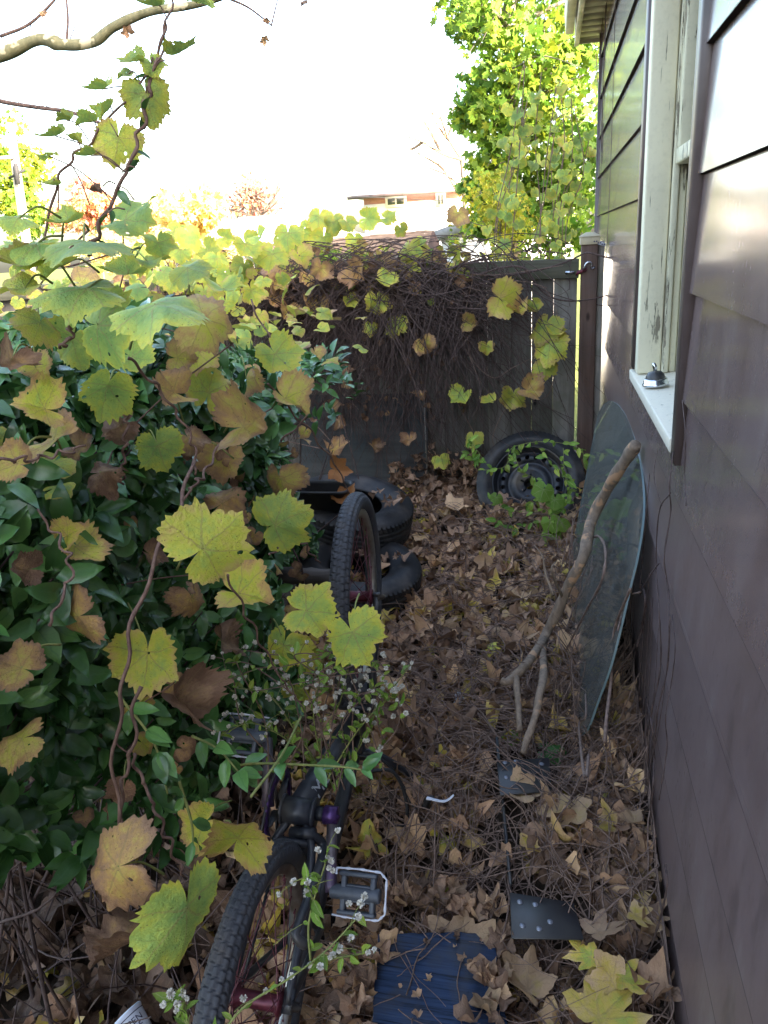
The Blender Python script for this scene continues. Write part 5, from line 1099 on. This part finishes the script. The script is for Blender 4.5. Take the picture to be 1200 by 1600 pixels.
fleaves = [(590,476,44,80,.30,3),(616,511,44,95,.28,0),(580,514,28,90,.28,1),(548,472,28,60,.26,2),(605,440,40,20,.24,2),(490,480,44,90,.6,5),(664,540,38,60,.6,5),(850,516,58,110,.30,0),(858,545,62,100,.28,1),(852,577,42,90,.26,0),(835,478,26,60,.3,3),(790,470,62,20,.42,5),(832,611,46,10,.6,9),(800,625,46,100,.36,3),(762,626,28,200,.3,2),(718,622,42,130,.2,2),(740,688,34,90,.28,0),(690,720,34,70,.28,1),(760,545,26,90,.4,5),(450,492,40,90,.62,9),(868,520,34,60,.3,2),(812,490,36,20,.5,9),(735,505,30,10,.55,5),(525,575,36,80,.7,9),(532,660,28,60,.8,9),(585,700,28,50,.8,9),(522,705,44,60,.72,9),(640,690,30,90,.8,9),(520,640,30,60,.75,9),(660,620,22,90,.8,9),(545,600,22,90,.7,9),(425,470,44,90,.72,9),(440,425,60,30,.7,9),(500,425,40,100,.68,9),(560,428,48,40,.72,9),(610,408,40,10,.8,9),
 (230,408,58,90,.2,3),(282,396,44,80,.22,0),(330,432,54,90,.18,1),(362,440,58,90,.2,0),(388,388,52,60,.22,2),(424,404,60,100,.26,3),(408,372,40,50,.16,2),(450,372,52,90,.22,0),(472,368,44,70,.24,1),(498,345,44,100,.22,0),(522,352,36,80,.2,1),(545,352,32,60,.2,3),(505,378,46,100,.24,0),(556,378,34,80,.28,1),(580,342,38,10,.2,2),(608,342,34,20,.2,3),(640,392,48,90,.34,4),(628,360,24,60,.3,0),(300,372,50,60,.2,1),(330,395,46,40,.2,2),(270,440,50,100,.18,0),(318,462,40,90,.2,1),(352,478,34,90,.2,0),(395,460,48,70,.3,3),(470,405,40,60,.4,5),(440,445,34,60,.5,9),(410,440,30,100,.22,0),(275,365,40,30,.2,3),(355,372,34,10,.24,2),(380,420,44,100,.24,1),(340,410,46,80,.2,4),(560,392,28,60,.5,9),(480,440,30,90,.6,9),(715,340,36,90,.6,3)]
for i, (px_, py_, sp, ang, age, ti) in enumerate(fleaves):
    yy_ = (FY - .24 - .06*rng.random()) if (py_ > 420 and px_ > 420) else (FY - .15 if px_ > 470 else 3.3 + .6*rng.random())
    p = P(px_, py_, y=yy_); s = sp*(yy_)/F/1.75; tp = G_DRY[rng.integers(3)] if ti == 9 else G_T[ti]
    a = R_(ang); t_ = ROT @ np.array([math.cos(a), math.sin(a), rng.normal(0, .3)]); n = CAMD(p)*.8 + np.array([0, 0, .35]) + rng.normal(0, .3, 3); Rm = frames(t_, n); m1 = MB(); put(m1, tp, p-.25*s*Rm[0][:, 1], Rm, s, age); m1.build('leaf', M['grape'], DV, True)
mb = MB(); k = 260; x = rng.uniform(-2.6, -.45, k); y = FY - .05 - .2*rng.random(k); z = FT + rng.normal(.0, .07, k)
put(mb, G_S[1], np.stack([x, y, z], 1), frames(rvec(k), rvec(k)+np.array([0, -.8, .6])), rng.uniform(.02, .05, k), np.clip(rng.normal(.55, .3, k), .1, 1))
k = 120; x = rng.uniform(-1.5, -.5, k); y = FY - .1 - .15*rng.random(k); z = rng.uniform(.7, FT, k); put(mb, G_S[3], np.stack([x, y, z], 1), frames(rvec(k)+np.array([0, 0, -.7]), rvec(k)+np.array([0, -.8, .2])), rng.uniform(.015, .032, k), rng.uniform(.7, 1, k))
k = 130; x = rng.uniform(-3.6, -1.25, k); y = rng.uniform(3.2, 4.6, k); z = FT + rng.normal(.02, .10, k); put(mb, G_S[0], np.stack([x, y, z], 1), frames(rvec(k)+np.array([0, 0, -.4]), rvec(k)*.5+np.array([0, -.6, .6])), rng.uniform(.03, .06, k), np.clip(rng.normal(.22, .15, k), .02, .9))
mb.build('small_leaves', M['grape'], DV, True)
# ------------------------------------------------------------------ creeper over the spare wheel
CR = thing('creeper', 'bright green small leaved creeper trailing over the spare wheel', 'creeper', (so[0]+.2, so[1]-.2, .2)); mb, ms = MB(), MB()
def trail(pts, n, sz, ymid, tpl=E_T, agem=.4):
    pth = smooth_path([P(a, b, y=ymid - (i % 2)*.02) for i, (a, b) in enumerate(pts)], 60); ms.tube(pth, .0013, 5)
    for i in np.linspace(1, 59, n).astype(int): put(mb, tpl[rng.integers(len(tpl))], pth[i], frames(rvec(1)[0]+(0, -.2, -.3), CAMD(pth[i])*.9+.5*rvec(1)[0]+(0, 0, .4)), sz*rng.uniform(.7, 1.25), np.clip(rng.normal(agem, .2), 0, 1))
trail([(720,705),(745,720),(735,690),(760,725)], 26, .05, 4.3, agem=.1); trail([(755,735),(790,728),(800,700),(850,690),(905,700),(912,725)], 30, .05, 4.12); trail([(800,700),(815,735),(840,750),(850,775),(820,790)], 26, .048, 4.05)
trail([(880,700),(882,740),(890,765),(880,790),(865,800),(862,835),(860,880)], 44, .052, 4.0); trail([(765,780),(790,795),(830,800),(860,795)], 14, .042, 4.0); trail([(770,810),(800,825),(840,815),(875,820)], 18, .05, 4.02, agem=.1); trail([(842,700),(870,735),(900,770)], 12, .045, 4.08)
for (a, b, sp) in ((848,770,34),(866,785,28),(863,820,32),(861,845,34),(862,868,30),(878,822,24),(775,780,20)):
    p = P(a, b, y=3.95); s = sp*3.9/F/1.45; Rm = frames(ROT @ np.array([rng.normal(0, .3), 1, 0]), CAMD(p)+.25*rvec(1)[0]); put(mb, G_S[0], p-.25*s*Rm[0][:, 1], Rm, s, rng.uniform(.1, .45))
mb.build('leaves', M['creeper'], CR, True); ms.build('stems', M['greenstem'], CR, True)
# rootlets climbing the wall foot
RT = thing('wall_vine', 'bare reddish vine rootlets climbing the brown siding below the window sill', 'vine', (.28, 2.4, .2)); mb = MB()
def wp(*pp, r=.0022, x=None): mb.tube(smooth_path([P(a, b, x=WX-.012-.012*(i % 2) if x is None else x) for i, (a, b) in enumerate(pp)], 50), np.linspace(r*.7, r, 50)*(1+.2*np.sin(np.arange(50)*1.3)), 5)
wp((1052,706),(1046,760),(1048,800),(1038,870),(1044,920),(1046,980),(1042,1050),(1028,1110),(1020,1190)); wp((1048,770),(1030,800),(1025,880),(1030,960),(1032,1040),(1018,1110),(1005,1170)); wp((1030,880),(1012,905),(1000,930)); wp((1015,740),(1010,800),(1004,870),(1000,920)); wp((1050,960),(1055,1010),(1050,1060),(1040,1120),(1042,1170),(1030,1250), r=.0015)
wp((1010,1090),(1018,1130),(1022,1180),(1020,1230),(1012,1300), r=.003); wp((1066,625),(1071,680),(1070,740),(1072,790), r=.0014); wp((1040,1350),(1042,1385),(1030,1440),(1010,1500), r=.0028, x=.25); wp((1028,700),(1022,745),(1034,790), r=.0012); wp((1000,905),(1008,935),(1003,980),(995,1010), r=.004)
for k in range(34):
    yb = rng.uniform(1.9, 3.4); z0 = gz(.28, yb); n_ = 8; t_ = np.linspace(0, 1, n_); xs_ = np.full(n_, WX-.012-.01*rng.random()); ys_ = yb + rng.normal(0, .08)*t_ + .015*np.sin(t_*6+k); zs_ = z0 + t_*rng.uniform(.1, .6); mb.tube(smooth_path(np.stack([xs_, ys_, zs_], 1), 20), rng.uniform(.0007, .0018)*np.linspace(1.2, .5, 20), 4, cap=False)
for k in range(8):
    z0 = 2.9; n_ = 12; t_ = np.linspace(0, 1, n_); yb = rng.uniform(4.2, 5.6); mb.tube(smooth_path(np.stack([np.full(n_, WX-.016), yb + .05*np.sin(t_*5+k) + .2*t_*rng.normal(), 2.9 - 1.5*t_*rng.random()], 1), 26), .0014, 4, cap=False)
mb.build('rootlets', M['rootlet'], RT, True)
mb = MB(); q = [P(928, 842, x=.20), P(942, 860, x=.20), P(938, 900, x=.19)]
mb = MB(); mb.tube(smooth_path([P(985, 920, x=.22), P(960, 985, x=.20), P(955, 1060, x=.19), P(948, 1120, x=.17), P(945, 1160, x=.16)], 40), np.linspace(.004, .006, 40), 7); mb.tube(smooth_path([P(965, 985, x=.2), P(980, 935, x=.24), P(1000, 925, x=.26)], 14), .003, 6)
mb.tube(smooth_path([P(920, 1180, x=.08), P(913, 1210, x=.06), P(905, 1130, x=.1), P(915, 1120, x=.11), P(915, 1085, x=.12)], 30), .003, 6)
tag(mb.build('dry_vine', M['deadstem'], None, True), 'thick bare upright stem at the wall foot beside the lower edge of the glass', 'stem')
# ------------------------------------------------------------------ seeding asters
def aster(label, stems_, heads, leaf_n, seed, hs=2):
    g = np.random.default_rng(seed)
    A_ = thing('aster', label, 'wildflower', stems_[0][0], 'seeding asters around the bicycle'); ms, mf, ml = MB(), MB(), MB(); ends = []
    for pts in stems_:
        pth = smooth_path(pts, 30); ms.tube(pth, np.linspace(.0021, .001, 30), 5)
        for i in range(9, 30, hs):
            d = g.normal(size=3)*.5+np.array([0, -.2, .5]); d /= np.linalg.norm(d); L = g.uniform(.02, .07); e = pth[i]+d*L; ms.tube(smooth_path([pth[i], pth[i]+d*L*.5+(0, 0, .004), e], 5), .0006, 4)
            if i > 12: ends.append(e)
        for i in np.linspace(2, 29, leaf_n).astype(int):
            put(ml, E_T[2], pth[i], frames(g.normal(size=3)+np.array([0, -.4, .4]), g.normal(size=3)*.4+np.array([0, -.5, 1])), g.uniform(.012, .034), g.uniform(.2, .7))
    ends += [np.asarray(h) for h in heads]
    for c in ends:
        r = g.uniform(.0035, .0066)
        k = 46; d = g.normal(size=(k, 3)); d /= np.linalg.norm(d, axis=1)[:, None]; s = np.cross(d, g.normal(size=(k, 3))); s /= np.linalg.norm(s, axis=1)[:, None]
        V = np.stack([c + d*r*.1 - s*r*.16, c + d*r*.1 + s*r*.16, c + d*r*g.uniform(.8, 1.15, (k, 1)) + s*r*.22, c + d*r - s*r*.22], 1).reshape(-1, 3); mf.add(V, np.arange(4*k).reshape(k, 4))
        ms.tube([c, c-np.array([0, 0, .006])], .0012, 4)
    ms.build('stems', M['greenstem' if seed != 17 else 'deadstem'], A_); mf.build('seed_heads', M['fluff'], A_); ml.build('leaves', M['creeper'], A_, True); return A_
hp = [(600,1018,.006),(560,1020),(548,1030),(535,1056),(575,1060),(565,1070),(590,1052),(553,1066),(560,1078),(528,1078),(545,1085),(595,1062),(488,1085),(480,1096),(452,1080),(418,1092),(430,1072),(462,1092),(490,1098),(520,1090),(504,1108),(545,1103),(533,1115),(572,1122),(608,1072),(620,1075),(622,1102),(612,1122),(574,1155),(590,1165),(430,1130),(418,1132),(446,1075),(405,1152),(350,1160),(362,1150),(345,1120),(372,1100),(380,1085),(368,1070),(400,1080),(395,1120),(440,1160),(640,1045),(632,1120)]
def head(h, d): return [P(h[0]+rng.normal(0, 3), h[1]+rng.normal(0, 3), d=d+rng.normal(0, .04)) for _ in range(2)]
H1 = []
for h in hp: H1 += head(h, 1.72)
aster('pale seeding aster with many white fluffy heads in front of the front bicycle wheel', [[P(520, 1230, d=1.85), P(500, 1160, d=1.8), P(530, 1100, d=1.75), P(545, 1040, d=1.7), P(560, 1010, d=1.7)], [P(520, 1230, d=1.85), P(560, 1170, d=1.8), P(590, 1110, d=1.75), P(640, 1040, d=1.7)], [P(500, 1200, d=1.85), P(460, 1140, d=1.78), P(420, 1085, d=1.72), P(370, 1075, d=1.7)], [P(500, 1200, d=1.85), P(440, 1150, d=1.75), P(390, 1130, d=1.7), P(345, 1150, d=1.68)], [P(510, 1220, d=1.8), P(560, 1140, d=1.75), P(610, 1090, d=1.72), P(622, 1100, d=1.7)], [P(505, 1200, d=1.8), P(490, 1120, d=1.75), P(500, 1060, d=1.72), P(505, 1020, d=1.7)]], H1, 16, 3)
_fine = []
for k in range(15):
    a0 = rng.uniform(400, 590); _fine.append([P(a0+rng.normal(0, 20), rng.uniform(1160, 1240), d=1.8), P(a0+rng.normal(0, 30), rng.uniform(1090, 1150), d=1.74), P(a0+rng.normal(0, 50), rng.uniform(1010, 1090), d=1.68), P(a0+rng.normal(0, 70), rng.uniform(1005, 1090), d=1.64)])
aster('fine wiry aster stems with tiny leaves over the middle of the bicycle', _fine, [P(rng.uniform(390, 600), rng.uniform(1030, 1150), d=1.66) for _ in range(14)], 11, 17, 6)
aster('thin aster stem slanting in front of the rear wheel spokes', [[P(330, 1640, d=.98), P(380, 1575, d=1.0), P(450, 1530, d=1.03), P(510, 1485, d=1.06), P(560, 1432, d=1.08)], [P(490, 1500, d=1.05), P(540, 1495, d=1.07), P(575, 1488, d=1.08)]], [P(a, b, d=1.05) for a, b in ((484,1508),(455,1525),(440,1530),(520,1492),(575,1488),(585,1484),(548,1466),(560,1432),(415,1548),(380,1560))], 8, 5, 9)
aster('thin upright aster stem beside the kickstand', [[P(485, 1500, d=1.12), P(482, 1450, d=1.12), P(492, 1400, d=1.12), P(508, 1350, d=1.12), P(512, 1322, d=1.12)], [P(490, 1410, d=1.12), P(480, 1380, d=1.12), P(484, 1365, d=1.12)]], [P(a, b, d=1.12) for a, b in ((512,1340),(518,1345),(514,1356),(520,1360),(484,1370),(480,1395),(497,1328),(570,1400),(545,1412),(498,1425))], 9, 8, 9)
aster('short aster sprig with fluffy heads left of the rear tyre', [[P(300, 1650, d=1.02), P(292, 1590, d=1.02), P(285, 1548, d=1.02)], [P(292, 1600, d=1.02), P(275, 1570, d=1.02), P(268, 1555, d=1.02)]], [P(a, b, d=1.02) for a, b in ((285,1552),(292,1560),(268,1560),(262,1570))], 6, 11, 7)
mb = MB(); mb.tube(smooth_path([P(470, 1120, d=1.5), P(440, 1180, d=1.3), P(392, 1245, d=1.2)], 24), .0024, 6)
tag(mb.build('dry_stalk', M['greenstem'], None, True), 'straight pale straw stalk slanting down to the yellow leaf above the rear wheel', 'stalk')
# ------------------------------------------------------------------ trees
def limb(mb, a, b, r0, r1, bend=.1, n=10, g=rng):
    a, b = np.asarray(a, float), np.asarray(b, float); L = np.linalg.norm(b-a); mid = (a+b)/2+g.normal(0, bend*L, 3)*.5
    p = smooth_path([a, mid, b], n); mb.tube(p, np.linspace(r0, r1, n), 7, cap=False); return p
def tree(name, label, base, top, r0, clusters, leaf_sz, per, mat, agem, n_twig=3, cat='tree', group=None, barkmat='bark', agesd=.2, tpls=None, spread=None):
    T_ = thing(name, label, cat, base, group); mb = MB(); tr_ = limb(mb, base, top, r0, r0*.35, .03, 20); ml = MB(); tpls = tpls or M_T
    mb.build('trunk', M[barkmat], T_, True); mb = MB()
    for (c, rad) in clusters:
        c = np.asarray(c, float); i = int(np.clip(np.searchsorted(tr_[:, 2], c[2]-.6*np.linalg.norm(c[:2]-tr_[10, :2])), 1, 18))
        lp = limb(mb, tr_[i], c, r0*.28, r0*.06, .12)
        for q in range(n_twig): limb(mb, lp[rng.integers(4, 9)], c + rng.normal(0, .6, 3)*rad, r0*.09, r0*.02, .15, 7)
        if per:
            k = max(4, int(per*rng.uniform(.75, 1.25))); d = rvec(k); pos = c + d*(rng.random(k)**.45)[:, None]*rad*np.array([1, 1, .8])
            ag = np.clip(rng.normal(agem, agesd*.5)+rng.normal(0, agesd, k), 0, 1); pk = rng.integers(0, len(tpls), k)
            for j, tp in enumerate(tpls):
                m_ = pk == j
                if m_.any(): put(ml, tp, pos[m_], frames(rvec(m_.sum())+np.array([0, 0, -.5]), rvec(m_.sum())*.8+np.array([.2, -.4, .6])), rng.uniform(.6, 1.15, m_.sum())*leaf_sz, ag[m_])
    mb.build('limbs', M[barkmat], T_, True)
    if per: ml.build('crown', M[mat], T_, True)
    return T_
# tall maple behind the fence on the right
cl = []
for (a, b, yy_, rd) in [(720,10,9.5,.35),(745,45,9.6,.3),(760,5,9,.45),(800,20,9.5,.5),(840,40,9.8,.5),(865,80,9.4,.5),(820,90,9.3,.45),(785,110,9.2,.38),(760,130,9.4,.32),(740,165,9.3,.26),(850,140,9.5,.5),(890,130,9.6,.5),(800,170,9.1,.42),(770,190,9.0,.3),(730,185,9.2,.2),(860,200,9.3,.45),(910,180,9.5,.45),(820,220,9.2,.4),(770,235,9.1,.28),(920,80,9.7,.4),(905,60,9.9,.45),(780,60,9.4,.4),(930,230,9.2,.35),(880,260,9.3,.4),(830,270,9.2,.36),(795,285,9.1,.28),(760,262,9.0,.22),(850,310,9.2,.36),(900,310,9.2,.36),(815,330,9.0,.28),(765,310,8.9,.22),(780,350,8.8,.26),(850,370,8.8,.3),(895,365,8.8,.3),(740,290,8.9,.18),(740,345,8.6,.2),(800,-60,9.5,.6),(880,-40,9.8,.6),(720,-40,9.4,.4),(960,-30,9.8,.6),(820,-140,9.5,.8),(930,-120,9.8,.8),(880,100,10.2,.5),(840,180,10.2,.5),(900,240,10.2,.5),(820,20,10.4,.6),(850,-20,10.2,.6),(790,250,9.9,.36),(870,340,9.9,.4)]:
    cl.append((P(a, b, y=yy_), rd))
tree('maple_tree', 'tall leafy green and yellow tree standing in sun behind the fence on the right', P(800, 560, y=9.6)*(1, 1, 0)+(0, 0, -.3), P(792, -200, y=9.6), .13, cl, .085, 120, 'maple', .30, agesd=.14)
# climbing vine beside the house corner
HV = thing('hanging_vine', 'curtain of larger yellow green vine leaves hanging behind the fence beside the house corner', 'vine', P(870, 420, y=6.3)*(1, 1, 0)+(0, 0, .2)); mb, ml = MB(), MB()
for k in range(15):
    a0 = rng.uniform(800, 935); yy_ = rng.uniform(5.8, 6.9); b0 = rng.uniform(60, 220); b1 = rng.uniform(300, 440); dx = rng.normal(0, 25)
    pth = smooth_path([P(a0, b0, y=yy_), P(a0+dx*.5+rng.normal(0, 8), (b0+b1)/2, y=yy_), P(a0+dx, b1, y=yy_), P(a0+dx*1.1, 520, y=yy_)], 40); mb.tube(pth, .0035, 5, cap=False)
    for i in rng.integers(2, 33, 11):
        put(ml, G_S[rng.integers(3)], pth[i]+rng.normal(0, .05, 3), frames(ROT @ np.array([rng.normal(0, .4), 1, rng.normal(0, .4)]), CAMD(pth[i])+.6*rvec(1)[0]), rng.uniform(.03, .06), np.clip(rng.normal(.16, .12), .0, .6))
mb.build('stems', M['deadstem'], HV, True); ml.build('leaves', M['grape'], HV, True)
# shrubs beyond the fence
def shrub(label, px_, py_, yy_, n, spx, spy, sz, mat, agem, per=80, rad=.2, name='shrub'):
    cl = [(P(px_+rng.normal(0, spx), py_+rng.normal(0, spy), y=yy_+rng.normal(0, .3)), rad*rng.uniform(.6, 1.2)) for _ in range(n)]
    b = P(px_, py_, y=yy_); zt = b[2]; tree(name, label, (b[0], yy_, gz(b[0], yy_)-.05), (b[0]+.05, yy_, zt+.1), .035, cl, sz, per, mat, agem, 2, cat='shrub' if name == 'shrub' else 'tree')
shrub('loose bright yellow green shrub in the sun just over the right part of the fence', 775, 345, 7.6, 26, 34, 45, .035, 'maple', .75, 70, .17)
shrub('low sunlit green bush below the shingled shed roof', 560, 405, 6.2, 14, 60, 6, .025, 'maple', .45, 60, .09)
shrub('yellow leaved tree glowing behind the hedge, left of the garage', 285, 360, 14, 22, 42, 28, .11, 'autumn', .10, 90, .4, 'yellow_tree')
shrub('yellow bush in the sun low behind the vine on the fence', 225, 395, 9, 14, 40, 16, .06, 'autumn', .05, 80, .25)
shrub('small orange tree behind the two vine shoots', 140, 325, 19, 14, 26, 18, .12, 'autumn', .55, 90, .45, 'orange_tree')
shrub('grey green conifer like tree behind the utility pole', 25, 300, 27, 26, 22, 36, .16, 'maple', .45, 110, .7, 'far_tree')
shrub('reddish autumn bush between the garage and the distant house', 490, 365, 24, 12, 34, 14, .13, 'autumn', .85, 70, .4)
cl = [(P(410, 300, y=25), .75), (P(400, 320, y=25), .7), (P(415, 325, y=25), .6), (P(380, 320, y=25), .7), (P(395, 290, y=25), .55), (P(345, 320, y=25), .5)]
bt = tree('half_bare_tree', 'half bare tree with a patch of rust red leaves behind the garage roof', P(395, 400, y=25)*(1, 1, 0)+(0, 0, -.8), P(385, 285, y=25), .16, cl, .11, 90, 'autumn', .8, 3)
mb = MB()
for k in range(46):
    a = P(rng.uniform(370, 420), rng.uniform(300, 350), y=25); b = P(rng.uniform(330, 460), rng.uniform(258, 325), y=25+rng.normal(0, .6)); limb(mb, a, b, .03, .006, .12, 8)
mb.build('bare_twigs', M['bark'], bt, True)
b0 = P(735, 420, y=13); BT = thing('bare_tree', 'pale bare branched tree in the sun left of the tall green tree', 'tree', (b0[0], 13, -.4)); mb = MB()
t1_ = limb(mb, (b0[0]+.1, 13, -.5), P(722, 250, y=13), .07, .035, .05, 14); mb.build('trunk', M['branch'], BT, True); mb = MB()
for (q) in [((722,250),(690,240),(660,222),(632,212)),((722,250),(700,215),(688,180),(684,160)),((690,240),(672,205),(662,190)),((722,250),(735,215),(760,205),(775,200)),((705,222),(690,205),(668,165)),((715,300),(690,262),(650,238)),((700,215),(712,180),(720,150)),((660,222),(645,232),(630,232)),((730,300),(700,275),(670,262))]:
    p = smooth_path([P(*v, y=13+rng.normal(0, .15)) for v in q], 20); mb.tube(p, np.linspace(.026, .008, 20), 6, cap=False)
    for k in range(5): i = rng.integers(6, 19); limb(mb, p[i], p[i]+rng.normal(0, .25, 3)+(0, 0, .15), .007, .002, .2, 6)
mb.build('limbs', M['branch'], BT, True)
# sycamore reaching in from the left
ST_ = thing('sycamore_tree', 'mottled grey green sycamore limb and twigs reaching in at the top left corner', 'tree', (-3.6, 3.0, .2)); mb = MB()
limb(mb, (-3.6, 3.0, .0), (-3.3, 3.05, 4.6), .16, .10, .03, 16); mb.build('trunk', M['sycamore'], ST_, True)
mb = MB(); yl = 2.8
L1 = [np.array([-3.4, 3.0, 2.0]), P(-120, 120, y=yl), P(0, 86, y=yl), P(60, 62, y=yl), P(100, 70, y=yl), P(145, 66, y=yl), P(178, 42, y=yl), P(235, 18, y=yl), P(310, 6, y=yl), P(400, -25, y=yl)]
p = smooth_path(L1, 70); rad = np.interp(np.arange(70), [0, 20, 45, 69], [.04, .020, .0165, .010]); rad *= 1+.35*np.exp(-((np.arange(70)-28)/1.6)**2)+.05*np.sin(np.arange(70)*.8); mb.tube(p, rad, 12)
mb.build('main_limb', M['sycamore'], ST_, True); mb = MB()
for q, r in ((((0,57),(45,38),(85,0),(110,-40)), .006), (((104,66),(106,30),(104,0),(102,-40)), .005), (((110,60),(118,38),(120,20)), .0022), (((350,-5),(385,10),(410,28),(424,40)), .004), (((424,40),(430,15),(436,-10)), .003), (((50,58),(47,45),(50,35)), .0025)):
    mb.tube(smooth_path([P(*v, y=yl+.03*i) for i, v in enumerate(q)], 20), np.linspace(r, r*.6, 20), 6)
q = smooth_path([np.array([-3.38, 3.0, 1.9]), P(-60, 140, y=2.5), P(0, 158, y=2.5), P(60, 168, y=2.5), P(105, 174, y=2.5), P(140, 186, y=2.5), P(172, 198, y=2.5)], 50); mb.tube(q, np.linspace(.009, .0045, 50), 8)
for k in range(7): limb(mb, q[20+k*4], q[20+k*4]+rng.normal(0, .08, 3), .0015, .0008, .2, 7)
mb.build('twigs', M['rootlet'], ST_, True)
mb = MB()
for (a, b, sp, ag) in ((200,50,18,.5),(415,62,14,.3),(480,5,14,.7),(20,70,14,.6),(415,30,10,.5),(70,20,12,.5)):
    c = P(a, b, y=2.8); put(mb, L_T[5], c, frames(rvec(1)[0], CAMD(c)+.4*rvec(1)[0]), sp*2.8/F/1.4, ag)
mb.build('dry_leaves', M['litter'], ST_, True)
